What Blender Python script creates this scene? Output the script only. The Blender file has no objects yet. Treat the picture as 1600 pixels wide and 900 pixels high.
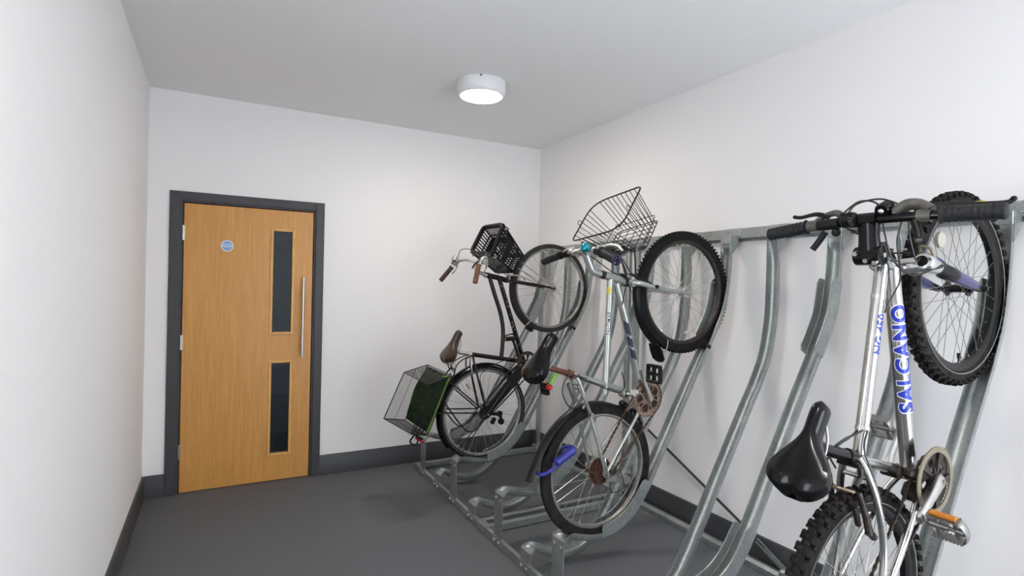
import bpy, bmesh, math, random
from mathutils import Vector, Matrix

random.seed(7)
SC = bpy.context.scene
COL = SC.collection
PI = math.pi
R = math.radians

# ------------------------------------------------------------------ room figures (metres)
XL, XR, YB, YF, H = -0.418, 2.700, 4.491, -1.60, 2.818
HB = 0.154            # skirting height

# ------------------------------------------------------------------ materials
def new_mat(name):
    m = bpy.data.materials.new(name); m.use_nodes = True
    nt = m.node_tree; b = nt.nodes['Principled BSDF']
    return m, nt, b

def mat(name, col, rough=0.5, metal=0.0, var=0.0, scale=20.0, bump=0.0, coat=0.0, spec=0.5, col2=None, stretch=None, detail=4.0, lo=0.35, hi=0.65):
    """principled surface with noise-driven colour variation and bump"""
    m, nt, b = new_mat(name)
    b.inputs['Roughness'].default_value = rough
    b.inputs['Metallic'].default_value = metal
    b.inputs['Specular IOR Level'].default_value = spec
    b.inputs['Coat Weight'].default_value = coat
    b.inputs['Base Color'].default_value = (*col, 1)
    tc = nt.nodes.new('ShaderNodeTexCoord')
    mp = nt.nodes.new('ShaderNodeMapping')
    if stretch: mp.inputs['Scale'].default_value = stretch
    nt.links.new(tc.outputs['Object'], mp.inputs['Vector'])
    nz = nt.nodes.new('ShaderNodeTexNoise')
    nz.inputs['Scale'].default_value = scale; nz.inputs['Detail'].default_value = detail
    nt.links.new(mp.outputs['Vector'], nz.inputs['Vector'])
    if var > 0 or col2:
        rp = nt.nodes.new('ShaderNodeValToRGB')
        c2 = col2 if col2 else tuple(min(1, c * (1 + var)) for c in col)
        c1 = col if col2 else tuple(c * (1 - var) for c in col)
        rp.color_ramp.elements[0].position = lo; rp.color_ramp.elements[1].position = hi
        rp.color_ramp.elements[0].color = (*c1, 1); rp.color_ramp.elements[1].color = (*c2, 1)
        nt.links.new(nz.outputs['Fac'], rp.inputs['Fac'])
        nt.links.new(rp.outputs['Color'], b.inputs['Base Color'])
    if bump > 0:
        bp = nt.nodes.new('ShaderNodeBump'); bp.inputs['Strength'].default_value = bump; bp.inputs['Distance'].default_value = 0.002
        nt.links.new(nz.outputs['Fac'], bp.inputs['Height']); nt.links.new(bp.outputs['Normal'], b.inputs['Normal'])
    return m

def galvanised():
    m, nt, b = new_mat('galvanised_steel')
    b.inputs['Metallic'].default_value = 0.75
    tc = nt.nodes.new('ShaderNodeTexCoord')
    vo = nt.nodes.new('ShaderNodeTexVoronoi'); vo.inputs['Scale'].default_value = 110
    nz = nt.nodes.new('ShaderNodeTexNoise'); nz.inputs['Scale'].default_value = 9; nz.inputs['Detail'].default_value = 6
    mx = nt.nodes.new('ShaderNodeMath'); mx.operation = 'ADD'
    ml = nt.nodes.new('ShaderNodeMath'); ml.operation = 'MULTIPLY'; ml.inputs[1].default_value = 0.35
    sp = nt.nodes.new('ShaderNodeSeparateColor')
    rp = nt.nodes.new('ShaderNodeValToRGB')
    rp.color_ramp.elements[0].position = 0.40; rp.color_ramp.elements[0].color = (0.30, 0.325, 0.322, 1)
    rp.color_ramp.elements[1].position = 1.00; rp.color_ramp.elements[1].color = (0.45, 0.475, 0.465, 1)
    nt.links.new(tc.outputs['Object'], vo.inputs['Vector']); nt.links.new(tc.outputs['Object'], nz.inputs['Vector'])
    nt.links.new(vo.outputs['Color'], sp.inputs['Color']); nt.links.new(sp.outputs['Red'], ml.inputs[0])
    nt.links.new(ml.outputs[0], mx.inputs[0]); nt.links.new(nz.outputs['Fac'], mx.inputs[1])
    nt.links.new(mx.outputs[0], rp.inputs['Fac']); nt.links.new(rp.outputs['Color'], b.inputs['Base Color'])
    rr = nt.nodes.new('ShaderNodeMapRange'); rr.inputs['To Min'].default_value = 0.30; rr.inputs['To Max'].default_value = 0.48
    nt.links.new(nz.outputs['Fac'], rr.inputs['Value']); nt.links.new(rr.outputs['Result'], b.inputs['Roughness'])
    return m

def wood():
    m, nt, b = new_mat('oak_veneer')
    tc = nt.nodes.new('ShaderNodeTexCoord')
    mp = nt.nodes.new('ShaderNodeMapping'); mp.inputs['Scale'].default_value = (26, 26, 1.1)
    nz = nt.nodes.new('ShaderNodeTexNoise'); nz.inputs['Scale'].default_value = 3.0; nz.inputs['Detail'].default_value = 8; nz.inputs['Distortion'].default_value = 0.4
    mp2 = nt.nodes.new('ShaderNodeMapping'); mp2.inputs['Scale'].default_value = (160, 160, 5)
    n2 = nt.nodes.new('ShaderNodeTexNoise'); n2.inputs['Scale'].default_value = 2.0; n2.inputs['Detail'].default_value = 3
    add = nt.nodes.new('ShaderNodeMix'); add.data_type = 'FLOAT'; add.inputs[0].default_value = 0.45
    rp = nt.nodes.new('ShaderNodeValToRGB')
    rp.color_ramp.elements[0].position = 0.30; rp.color_ramp.elements[0].color = (0.500, 0.225, 0.048, 1)
    rp.color_ramp.elements[1].position = 0.72; rp.color_ramp.elements[1].color = (0.690, 0.340, 0.082, 1)
    nt.links.new(tc.outputs['Object'], mp.inputs['Vector']); nt.links.new(mp.outputs['Vector'], nz.inputs['Vector'])
    nt.links.new(tc.outputs['Object'], mp2.inputs['Vector']); nt.links.new(mp2.outputs['Vector'], n2.inputs['Vector'])
    nt.links.new(nz.outputs['Fac'], add.inputs[2]); nt.links.new(n2.outputs['Fac'], add.inputs[3])
    nt.links.new(add.outputs[0], rp.inputs['Fac']); nt.links.new(rp.outputs['Color'], b.inputs['Base Color'])
    b.inputs['Roughness'].default_value = 0.42
    return m

def glass(name, tint, rough=0.03, mixf=0.35):
    m, nt, b = new_mat(name)
    nt.nodes.remove(b)
    out = nt.nodes['Material Output']
    tr = nt.nodes.new('ShaderNodeBsdfTransparent'); tr.inputs['Color'].default_value = (*tint, 1)
    gl = nt.nodes.new('ShaderNodeBsdfGlossy'); gl.inputs['Roughness'].default_value = rough; gl.inputs['Color'].default_value = (0.9, 0.95, 1, 1)
    fr = nt.nodes.new('ShaderNodeFresnel'); fr.inputs['IOR'].default_value = 1.5
    mx = nt.nodes.new('ShaderNodeMixShader')
    nt.links.new(fr.outputs[0], mx.inputs[0]); nt.links.new(tr.outputs[0], mx.inputs[1]); nt.links.new(gl.outputs[0], mx.inputs[2])
    nt.links.new(mx.outputs[0], out.inputs['Surface'])
    return m

def emit(name, col, strength):
    m, nt, b = new_mat(name)
    b.inputs['Base Color'].default_value = (0.9, 0.9, 0.9, 1)
    b.inputs['Emission Color'].default_value = (*col, 1); b.inputs['Emission Strength'].default_value = strength
    return m

M = dict(
    wall=mat('white_wall_paint', (0.865, 0.845, 0.845), 0.85, bump=0.04, scale=180, var=0.012, spec=0.25),
    ceil=mat('white_ceiling_paint', (0.85, 0.845, 0.845), 0.9, bump=0.03, scale=120, var=0.012, spec=0.2),
    floor=mat('charcoal_floor_covering', (0.116, 0.120, 0.128), 0.75, var=0.25, scale=260, bump=0.25, spec=0.35),
    skirt=mat('dark_grey_gloss_paint', (0.050, 0.051, 0.056), 0.45, var=0.04, scale=40, spec=0.4),
    wood=wood(),
    bead=mat('pale_oak_bead', (0.66, 0.36, 0.10), 0.4, var=0.10, scale=14, stretch=(8, 8, 1)),
    pane=glass('door_glass', (0.62, 0.68, 0.72)),
    corridor=mat('corridor_paint', (0.16, 0.18, 0.20), 0.8, var=0.05, scale=6),
    steel=mat('brushed_stainless', (0.62, 0.60, 0.57), 0.30, 1.0, var=0.06, scale=60, stretch=(1, 1, 30)),
    galv=galvanised(),
    sign_blue=mat('sign_blue', (0.20, 0.36, 0.66), 0.35, var=0.03, scale=90),
    white=mat('white_plastic', (0.80, 0.80, 0.82), 0.35, var=0.01, scale=30),
    lens=emit('lamp_diffuser', (1.0, 0.94, 0.84), 106.0),
    rubber=mat('tyre_rubber', (0.010, 0.0095, 0.0095), 0.75, var=0.35, scale=50, bump=0.2, spec=0.14),
    rubber_dusty=mat('dusty_tyre_rubber', (0.018, 0.0155, 0.0145), 0.8, var=0.4, scale=30, bump=0.2, spec=0.15),
    rubber_side=mat('tyre_rubber_grey', (0.030, 0.029, 0.028), 0.65, var=0.25, scale=25, spec=0.2),
    blackpl=mat('black_plastic', (0.0075, 0.0075, 0.008), 0.36, var=0.25, scale=40, spec=0.25),
    blackgl=mat('black_gloss', (0.0035, 0.0035, 0.0045), 0.19, var=0.2, scale=8, spec=0.30),
    blackpt=mat('black_frame_paint', (0.007, 0.0045, 0.005), 0.22, var=0.3, scale=35, col2=(0.016, 0.009, 0.008), spec=0.40),
    grip=mat('grip_rubber', (0.015, 0.016, 0.018), 0.55, var=0.3, scale=120, bump=0.3, spec=0.25),
    browngrip=mat('brown_grip_rubber', (0.155, 0.060, 0.028), 0.45, var=0.3, scale=60),
    darkbrown=mat('dark_brown_grip_rubber', (0.028, 0.009, 0.006), 0.4, var=0.3, scale=60),
    leather=mat('brown_leather', (0.042, 0.021, 0.012), 0.34, var=0.35, scale=14, bump=0.15),
    chrome=mat('chrome', (0.72, 0.72, 0.70), 0.16, 1.0, var=0.05, scale=30),
    alloy=mat('polished_alloy', (0.62, 0.61, 0.59), 0.30, 1.0, var=0.08, scale=24),
    dullalloy=mat('dull_alloy', (0.31, 0.30, 0.285), 0.42, 0.9, var=0.15, scale=30),
    silverpt=mat('silver_grey_frame_paint', (0.40, 0.42, 0.40), 0.30, 0.65, coat=0.3, var=0.10, scale=10),
    brightpt=mat('bright_silver_frame', (0.56, 0.56, 0.55), 0.20, 0.97, coat=0.1, var=0.08, scale=12),
    bluept=mat('blue_fork_paint', (0.022, 0.019, 0.125), 0.28, 0.2, coat=0.3, var=0.12, scale=20),
    decal=mat('blue_decal', (0.018, 0.040, 0.40), 0.35, var=0.04, scale=60),
    navy=mat('navy_decal', (0.014, 0.012, 0.055), 0.35, var=0.08, scale=60),
    decalw=mat('white_decal', (0.80, 0.80, 0.82), 0.35, var=0.02, scale=60),
    decalk=mat('black_decal', (0.02, 0.02, 0.022), 0.4, var=0.1, scale=60),
    rust=mat('rusty_steel', (0.13, 0.075, 0.050), 0.6, 0.35, var=0.5, scale=70, bump=0.3, col2=(0.30, 0.22, 0.17)),
    rustred=mat('rust_brown_steel', (0.075, 0.030, 0.017), 0.65, 0.2, var=0.5, scale=60, bump=0.3),
    greasy_shaded=mat('greasy_and_shaded_steel', (0.045, 0.036, 0.030), 0.45, 0.6, var=0.5, scale=80),  # grease on bicycle parts, painted shade on the rack brace
    postbrown=mat('brown_seatpost', (0.130, 0.048, 0.027), 0.5, 0.2, var=0.35, scale=60, bump=0.2),
    shiftgrey=mat('olive_grey_plastic', (0.085, 0.080, 0.068), 0.4, 0.2, var=0.15, scale=40),
    bronze=mat('bronze_lever', (0.26, 0.20, 0.14), 0.35, 0.7, var=0.2, scale=40),
    tan=mat('pale_bash_guard', (0.215, 0.185, 0.13), 0.45, 0.25, var=0.12, scale=25),
    amber=mat('amber_reflector', (0.50, 0.17, 0.008), 0.2, var=0.2, scale=200, coat=0.3),
    red=mat('red_reflector', (0.40, 0.010, 0.008), 0.2, var=0.15, scale=200, coat=0.3),
    clearref=mat('pale_reflector', (0.40, 0.37, 0.31), 0.2, var=0.1, scale=200, coat=0.5),
    lime=mat('lime_trim', (0.15, 0.36, 0.03), 0.5, var=0.08, scale=60),
    green=mat('dark_green_fabric', (0.004, 0.009, 0.004), 0.9, scale=38, bump=0.6, col2=(0.018, 0.045, 0.012), spec=0.2),
    teal=mat('teal_anodised', (0.005, 0.33, 0.42), 0.22, 0.6, var=0.1, scale=30, coat=0.4),
    lockblue=mat('blue_cable_sleeve', (0.026, 0.030, 0.26), 0.4, var=0.2, scale=60),
    yellow=mat('yellow_sticker', (0.65, 0.52, 0.06), 0.4, var=0.08, scale=80),
    cable=mat('black_cable_housing', (0.010, 0.010, 0.011), 0.4, var=0.2, scale=60),
    tyreline=mat('tyre_reflective_line', (0.24, 0.24, 0.24), 0.5, var=0.1, scale=60),
)

# ------------------------------------------------------------------ mesh builder
def V(*a): return Vector(a)

def catmull(pts, n=8, closed=False):
    P = [Vector(p) for p in pts]; out = []
    m = len(P)
    rng = m if closed else m - 1
    for i in range(rng):
        if closed: p0, p1, p2, p3 = P[(i-1) % m], P[i], P[(i+1) % m], P[(i+2) % m]
        else: p0, p1, p2, p3 = P[max(i-1, 0)], P[i], P[i+1], P[min(i+2, m-1)]
        for k in range(n):
            t = k / n
            out.append(0.5 * ((2*p1) + (p2-p0)*t + (2*p0-5*p1+4*p2-p3)*t*t + (3*p1-p0-3*p2+p3)*t**3))
    if not closed: out.append(P[-1].copy())
    return out

class MB:
    def __init__(s): s.v = []; s.f = []; s.mi = []; s.cur = 0
    def face(s, f): s.f.append(tuple(f)); s.mi.append(s.cur)
    def box(s, c, size, rot=None):
        c = Vector(c); hx, hy, hz = size[0]/2, size[1]/2, size[2]/2; b = len(s.v)
        for dx in (-hx, hx):
            for dy in (-hy, hy):
                for dz in (-hz, hz):
                    p = Vector((dx, dy, dz))
                    if rot is not None: p = rot @ p
                    s.v.append(c + p)
        for f in ((0,1,3,2),(4,6,7,5),(0,4,5,1),(2,3,7,6),(0,2,6,4),(1,5,7,3)): s.face([b+i for i in f])
        return s
    def rbox(s, c, size, r=0.004, rot=None):
        """box with chamfered edges along its longest axis group (8-gon prism, capped)"""
        c = Vector(c); hx, hy, hz = size[0]/2, size[1]/2, size[2]/2
        r = min(r, hx*.9, hy*.9, hz*.9); b = len(s.v)
        rings = []
        for (z, ins) in ((-hz, r), (-hz + r, 0), (hz - r, 0), (hz, r)):
            x, y = hx - ins, hy - ins
            ring = [(x, y - r + ins*0.5), (x - r + ins*0.5, y), (-x + r - ins*0.5, y), (-x, y - r + ins*0.5), (-x, -y + r - ins*0.5), (-x + r - ins*0.5, -y), (x - r + ins*0.5, -y), (x, -y + r - ins*0.5)]
            rings.append([(p[0], p[1], z) for p in ring])
        for ring in rings:
            for p in ring:
                p = Vector(p)
                if rot is not None: p = rot @ p
                s.v.append(c + p)
        for k in range(3):
            for i in range(8):
                a = b + k*8 + i; a2 = b + k*8 + (i+1) % 8
                s.face((a, a2, a2 + 8, a + 8))
        s.face([b + i for i in range(7, -1, -1)]); s.face([b + 24 + i for i in range(8)])
        return s
    def loft(s, rings, closed_ring=True, caps=True, closed_path=False):
        b = len(s.v); n = len(rings[0]); m = len(rings)
        for r in rings: s.v.extend(Vector(p) for p in r)
        for k in range(m if closed_path else m - 1):
            for i in range(n if closed_ring else n - 1):
                a, a2 = b + k*n + i, b + k*n + (i+1) % n
                c, c2 = b + ((k+1) % m)*n + i, b + ((k+1) % m)*n + (i+1) % n
                s.face((a, a2, c2, c))
        if caps and closed_ring and not closed_path:
            s.face([b + i for i in range(n-1, -1, -1)]); s.face([b + (m-1)*n + i for i in range(n)])
        return s
    def tube(s, pts, rad, seg=10, closed=False, caps=True, flat=None, ref=None):
        """sweep a circle (or ellipse: flat=(a,b) multipliers, with ref = the direction of a) along pts"""
        P = [Vector(p) for p in pts]; m = len(P)
        rads = rad if isinstance(rad, (list, tuple)) else [rad]*m
        tang = []
        for i in range(m):
            if closed: t = P[(i+1) % m] - P[i-1]
            else: t = P[min(i+1, m-1)] - P[max(i-1, 0)]
            tang.append(t.normalized() if t.length > 1e-9 else Vector((0,0,1)))
        t0 = tang[0]
        up = Vector(ref) if ref else (Vector((0,1,0)) if abs(t0.y) < 0.9 else Vector((1,0,0)))
        nrm = (up - t0*up.dot(t0)).normalized()
        rings = []
        for i in range(m):
            t = tang[i]
            base = Vector(ref) if ref else nrm
            q = base - t*base.dot(t)
            if q.length > 1e-6: nrm = q.normalized()
            bn = t.cross(nrm)
            fa, fb = flat if flat else (1, 1)
            rings.append([P[i] + (nrm*math.cos(2*PI*k/seg)*fa + bn*math.sin(2*PI*k/seg)*fb)*rads[i] for k in range(seg)])
        return s.loft(rings, True, caps, closed)
    def cyl(s, p0, p1, r0, r1=None, seg=14):
        return s.tube([p0, p1], [r0, r0 if r1 is None else r1], seg)
    def ball(s, c, r, seg=12, rings=8, scale=(1,1,1)):
        c = Vector(c); rr = []
        for k in range(rings + 1):
            a = -PI/2 + PI*k/rings; q = max(math.cos(a), 0.02)
            rr.append([c + Vector((r*q*math.cos(2*PI*i/seg)*scale[0], r*q*math.sin(2*PI*i/seg)*scale[1], r*math.sin(a)*scale[2])) for i in range(seg)])
        return s.loft(rr)
    def lathe_y(s, prof, c=(0,0,0), seg=48, closed_prof=True, a0=0.0, a1=2*PI):
        """prof: (radius, y) pairs turned about the y axis; angle measured from +x to +z"""
        c = Vector(c); full = abs(a1 - a0 - 2*PI) < 1e-6
        n = seg if full else seg + 1
        rings = []
        for k in range(n):
            a = a0 + (a1 - a0)*k/seg
            rings.append([c + Vector((r*math.cos(a), y, r*math.sin(a))) for r, y in prof])
        return s.loft(rings, closed_prof, not full, full)
    def lathe_z(s, prof, c=(0,0,0), seg=48, closed_prof=False):
        c = Vector(c); rings = []
        for k in range(seg):
            a = 2*PI*k/seg
            rings.append([c + Vector((r*math.cos(a), r*math.sin(a), z)) for r, z in prof])
        return s.loft(rings, closed_prof, False, True)
    def plate_y(s, c, radii, nang, keep, th, outer=None, rot=0.0):
        """polar plate in the xz plane, thickness th along y; keep(i_ang, i_rad) says which cells are solid"""
        c = Vector(c); nr = len(radii) - 1; b = len(s.v)
        for side in (-th/2, th/2):
            for i in range(nang):
                a = 2*PI*i/nang + rot
                for j, r in enumerate(radii):
                    rr = r + (outer(i) if outer and j == nr else 0)
                    s.v.append(c + Vector((rr*math.cos(a), side, rr*math.sin(a))))
        def idx(sd, i, j): return b + sd*nang*(nr+1) + (i % nang)*(nr+1) + j
        K = lambda i, j: 0 <= j < nr and keep(i % nang, j)
        for i in range(nang):
            for j in range(nr):
                if not K(i, j): continue
                s.face((idx(0,i,j), idx(0,i,j+1), idx(0,i+1,j+1), idx(0,i+1,j)))
                s.face((idx(1,i,j), idx(1,i+1,j), idx(1,i+1,j+1), idx(1,i,j+1)))
                if not K(i, j-1): s.face((idx(0,i,j), idx(0,i+1,j), idx(1,i+1,j), idx(1,i,j)))
                if not K(i, j+1): s.face((idx(0,i,j+1), idx(1,i,j+1), idx(1,i+1,j+1), idx(0,i+1,j+1)))
                if not K(i-1, j): s.face((idx(0,i,j), idx(1,i,j), idx(1,i,j+1), idx(0,i,j+1)))
                if not K(i+1, j): s.face((idx(0,i+1,j), idx(0,i+1,j+1), idx(1,i+1,j+1), idx(1,i+1,j)))
        return s
    def panel(s, q, nx, ny, keep, th):
        """bilinear quad q = (p00,p10,p11,p01) cut into nx*ny cells, kept cells get thickness th"""
        p00, p10, p11, p01 = [Vector(p) for p in q]
        n = (p10 - p00).cross(p01 - p00).normalized()*th
        b = len(s.v)
        for sd in (0, 1):
            for i in range(nx+1):
                for j in range(ny+1):
                    u, w = i/nx, j/ny
                    s.v.append(p00*(1-u)*(1-w) + p10*u*(1-w) + p11*u*w + p01*(1-u)*w + n*sd)
        idx = lambda sd, i, j: b + sd*(nx+1)*(ny+1) + i*(ny+1) + j
        K = lambda i, j: 0 <= i < nx and 0 <= j < ny and keep(i, j)
        for i in range(nx):
            for j in range(ny):
                if not K(i, j): continue
                s.face((idx(0,i,j), idx(0,i,j+1), idx(0,i+1,j+1), idx(0,i+1,j)))
                s.face((idx(1,i,j), idx(1,i+1,j), idx(1,i+1,j+1), idx(1,i,j+1)))
                if not K(i-1, j): s.face((idx(0,i,j), idx(1,i,j), idx(1,i,j+1), idx(0,i,j+1)))
                if not K(i+1, j): s.face((idx(0,i+1,j), idx(0,i+1,j+1), idx(1,i+1,j+1), idx(1,i+1,j)))
                if not K(i, j-1): s.face((idx(0,i,j), idx(0,i+1,j), idx(1,i+1,j), idx(1,i,j)))
                if not K(i, j+1): s.face((idx(0,i,j+1), idx(1,i,j+1), idx(1,i+1,j+1), idx(0,i+1,j+1)))
        return s
    def prism(s, pts, axis, h):
        """polygon pts (3-D, planar) pushed by vector axis*h"""
        a = Vector(axis)*h
        return s.loft([[Vector(p) for p in pts], [Vector(p) + a for p in pts]])
    def build(s, name, m, parent=None, loc=None, smooth=35.0, label=None, subsurf=0):
        me = bpy.data.meshes.new(name)
        me.from_pydata([tuple(p) for p in s.v], [], s.f)
        bm = bmesh.new(); bm.from_mesh(me); bmesh.ops.recalc_face_normals(bm, faces=bm.faces); bm.to_mesh(me); bm.free()
        for x in (m if isinstance(m, (list, tuple)) else [m]): me.materials.append(x)
        if isinstance(m, (list, tuple)): me.polygons.foreach_set('material_index', s.mi)
        if smooth:
            me.polygons.foreach_set('use_smooth', [True]*len(me.polygons))
            me.set_sharp_from_angle(angle=R(smooth))
        me.update()
        o = bpy.data.objects.new(name, me); COL.objects.link(o)
        if parent is not None: o.parent = parent
        if loc is not None: o.location = loc
        if label: o['label'] = label
        if subsurf:
            md = o.modifiers.new('Subdivision', 'SUBSURF'); md.levels = md.render_levels = subsurf
        return o

def thing(name, label, cat, loc=(0,0,0), rot=(0,0,0), group=None):
    o = bpy.data.objects.new(name, None); COL.objects.link(o)
    o.location = loc; o.rotation_euler = rot; o.empty_display_size = 0.1
    o['label'] = label; o['category'] = cat
    if group: o['group'] = group
    return o

def tag(o, label, cat, group=None):
    o['label'] = label; o['category'] = cat
    if group: o['group'] = group
    return o

def struct(o, label=None, cat=None):
    o['kind'] = 'structure'
    if label: o['label'] = label
    if cat: o['category'] = cat
    return o

def text_mesh(body, size, bold=0.0, spacing=1.0, shear=0.0, length=None):
    """glyph outlines of the built-in font as (verts 2-D, faces), origin at the left end, centred in height"""
    cu = bpy.data.curves.new('glyphs', 'FONT'); cu.body = body; cu.size = size; cu.offset = bold
    cu.space_character = spacing; cu.shear = shear; cu.align_y = 'CENTER'
    ob = bpy.data.objects.new('glyphs', cu); COL.objects.link(ob)
    dg = bpy.context.evaluated_depsgraph_get(); dg.update()
    me = bpy.data.meshes.new_from_object(ob.evaluated_get(dg))
    bm = bmesh.new(); bm.from_mesh(me)
    if bm.verts:
        ys = [v.co.y for v in bm.verts]; y0, y1 = min(ys), max(ys)
        for k in range(1, 12):
            bmesh.ops.bisect_plane(bm, geom=bm.verts[:] + bm.edges[:] + bm.faces[:], plane_co=(0, y0 + (y1-y0)*k/12, 0), plane_no=(0, 1, 0))
        mid = (y0 + y1)/2
        for v in bm.verts: v.co.y -= mid
    k = 1.0
    if length: xs = [v.co.x for v in bm.verts]; x0 = min(xs); k = length/(max(xs)-x0)
    else: x0 = 0.0
    vs = [((v.co.x-x0)*k, v.co.y) for v in bm.verts]
    bm.verts.index_update()
    fs = [[v.index for v in f.verts] for f in bm.faces]
    bm.free(); bpy.data.meshes.remove(me); bpy.data.objects.remove(ob); bpy.data.curves.remove(cu)
    return vs, fs

def wrap_text(mb, tm, p0, axis, normal, rad, lift, s0=0.0):
    """lay a text mesh on a cylinder: axis direction = reading direction, normal = where the text's middle line faces"""
    ax = Vector(axis).normalized(); nn = Vector(normal); nn = (nn - ax*nn.dot(ax)).normalized(); side = nn.cross(ax)  # text 'up'
    b = len(mb.v); vs, fs = tm; r = rad + lift
    for x, y in vs:
        a = y/rad
        mb.v.append(Vector(p0) + ax*(x + s0) + nn*(r*math.cos(a)) + side*(r*math.sin(a)))
    for f in fs: mb.face([b + i for i in f])

# ================================================================== THE ROOM
DX0, DX1, DZ = -0.200, 0.661, 2.045          # door leaf
FX0, FX1, FZ = -0.2876, 0.7414, 2.1244       # outer edge of its architrave
T = 0.12
def slab(name, lo, hi, m, label=None):
    b = MB(); c = [(a+d)/2 for a, d in zip(lo, hi)]; b.box(c, [d-a for a, d in zip(lo, hi)])
    return struct(b.build(name, m, smooth=0))
slab('floor', (XL-T, YF, -0.10), (XR+T, YB+1.6, 0), M['floor'])
slab('ceiling', (XL-T, YF, H), (XR+T, YB+T, H+0.12), M['ceil'])
b = MB(); WY0, WY1, WZ0, WZ1 = 0.88, 1.40, 0.60, 2.05      # made-up window out of view in the left wall, added for daylight
for lo, hi in (((XL-T, YF, 0), (XL, WY0, H)), ((XL-T, WY1, 0), (XL, YB+T, H)), ((XL-T, WY0, 0), (XL, WY1, WZ0)), ((XL-T, WY0, WZ1), (XL, WY1, H))):
    b.box([(p+q)/2 for p, q in zip(lo, hi)], [q-p for p, q in zip(lo, hi)])
struct(b.build('wall_left', M['wall'], smooth=0))
b = MB()
for lo, hi in (((XL-.08, WY0, WZ0), (XL-.03, WY1, WZ0+.05)), ((XL-.08, WY0, WZ1-.05), (XL-.03, WY1, WZ1)), ((XL-.08, WY0, WZ0), (XL-.03, WY0+.05, WZ1)), ((XL-.08, WY1-.05, WZ0), (XL-.03, WY1, WZ1)), ((XL-.08, 1.12, WZ0), (XL-.03, 1.16, WZ1))):
    b.box([(p+q)/2 for p, q in zip(lo, hi)], [q-p for p, q in zip(lo, hi)])
struct(b.build('added_window_1', M['skirt'], smooth=0))
slab('wall_right', (XR, YF, 0), (XR+T, YB+T, H), M['wall'])
b = MB()
ox0, ox1, oz = DX0-0.03, DX1+0.03, DZ+0.03
for lo, hi in (((XL, YB, 0), (ox0, YB+T, H)), ((ox1, YB, 0), (XR, YB+T, H)), ((ox0, YB, oz), (ox1, YB+T, H))):
    b.box([(p+q)/2 for p, q in zip(lo, hi)], [q-p for p, q in zip(lo, hi)])
struct(b.build('wall_back', M['wall'], smooth=0))
b = MB()  # front wall, with a made-up doorway opening to let daylight in
for lo, hi in (((XL-T, YF-T, 0), (1.25, YF, H+T)), ((2.60, YF-T, 0), (XR+T, YF, H+T)), ((1.25, YF-T, 2.30), (2.60, YF, H+T))):
    b.box([(p+q)/2 for p, q in zip(lo, hi)], [q-p for p, q in zip(lo, hi)])
struct(b.build('wall_front', M['wall'], smooth=0))
# the passage seen through the door's glass
b = MB()
for lo, hi in (((-0.70, YB+T, 0), (-0.60, YB+1.5, 2.5)), ((1.25, YB+T, 0), (1.35, YB+1.5, 2.5)), ((-0.70, YB+1.4, 0), (1.35, YB+1.5, 2.5)), ((-0.70, YB+T, 2.4), (1.35, YB+1.5, 2.5))):
    b.box([(p+q)/2 for p, q in zip(lo, hi)], [q-p for p, q in zip(lo, hi)])
struct(b.build('wall_passage', M['corridor'], smooth=0))

def skirt_run(b, p0, p1, n):
    """skirting with a small rounded top, from p0 to p1 along a wall, n = direction into the room"""
    p0, p1, n = Vector(p0), Vector(p1), Vector(n); t = 0.015
    prof = [(0, 0), (t, 0), (t, HB-0.010), (t*0.75, HB-0.003), (t*0.4, HB), (0, HB)]
    b.loft([[p + n*d + Vector((0, 0, z)) for d, z in prof] for p in (p0, p1)])
b = MB(); skirt_run(b, (XL, YF, 0), (XL, YB, 0), (1,0,0)); struct(b.build('baseboard_left', M['skirt'], smooth=30))
b = MB(); skirt_run(b, (XR, YF, 0), (XR, YB, 0), (-1,0,0)); struct(b.build('baseboard_right', M['skirt'], smooth=30))
b = MB(); skirt_run(b, (XL+0.015, YB, 0), (FX0, YB, 0), (0,-1,0)); skirt_run(b, (FX1, YB, 0), (XR-0.015, YB, 0), (0,-1,0))
struct(b.build('baseboard_back', M['skirt'], smooth=30))

# architrave and lining round the door
b = MB(); t = 0.018; yo = YB - t
def abox(lo, hi): b.box([(p+q)/2 for p, q in zip(lo, hi)], [q-p for p, q in zip(lo, hi)])
ix0, ix1, iz = DX0-0.006, DX1+0.006, DZ+0.006
abox((FX0, yo, 0), (ix0-0.012, YB+0.004, FZ)); abox((ix1+0.012, yo, 0), (FX1, YB+0.004, FZ)); abox((ix0-0.012, yo, iz+0.012), (ix1+0.012, YB+0.004, FZ))
abox((ix0-0.030, YB-0.004, 0), (ix0, YB+T, iz+0.03)); abox((ix1, YB-0.004, 0), (ix1+0.030, YB+T, iz+0.03)); abox((ix0, YB-0.004, iz), (ix1, YB+T, iz+0.03))
abox((ix0, YB+0.052, 0), (ix0+0.014, YB+0.075, iz)); abox((ix1-0.014, YB+0.052, 0), (ix1, YB+0.075, iz)); abox((ix0, YB+0.052, iz-0.014), (ix1, YB+0.075, iz))
o = struct(b.build('trim_1', M['skirt'], smooth=0), 'dark grey painted architrave round the oak door')
md = o.modifiers.new('Bevel', 'BEVEL'); md.width = 0.003; md.segments = 2; md.limit_method = 'ANGLE'

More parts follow.
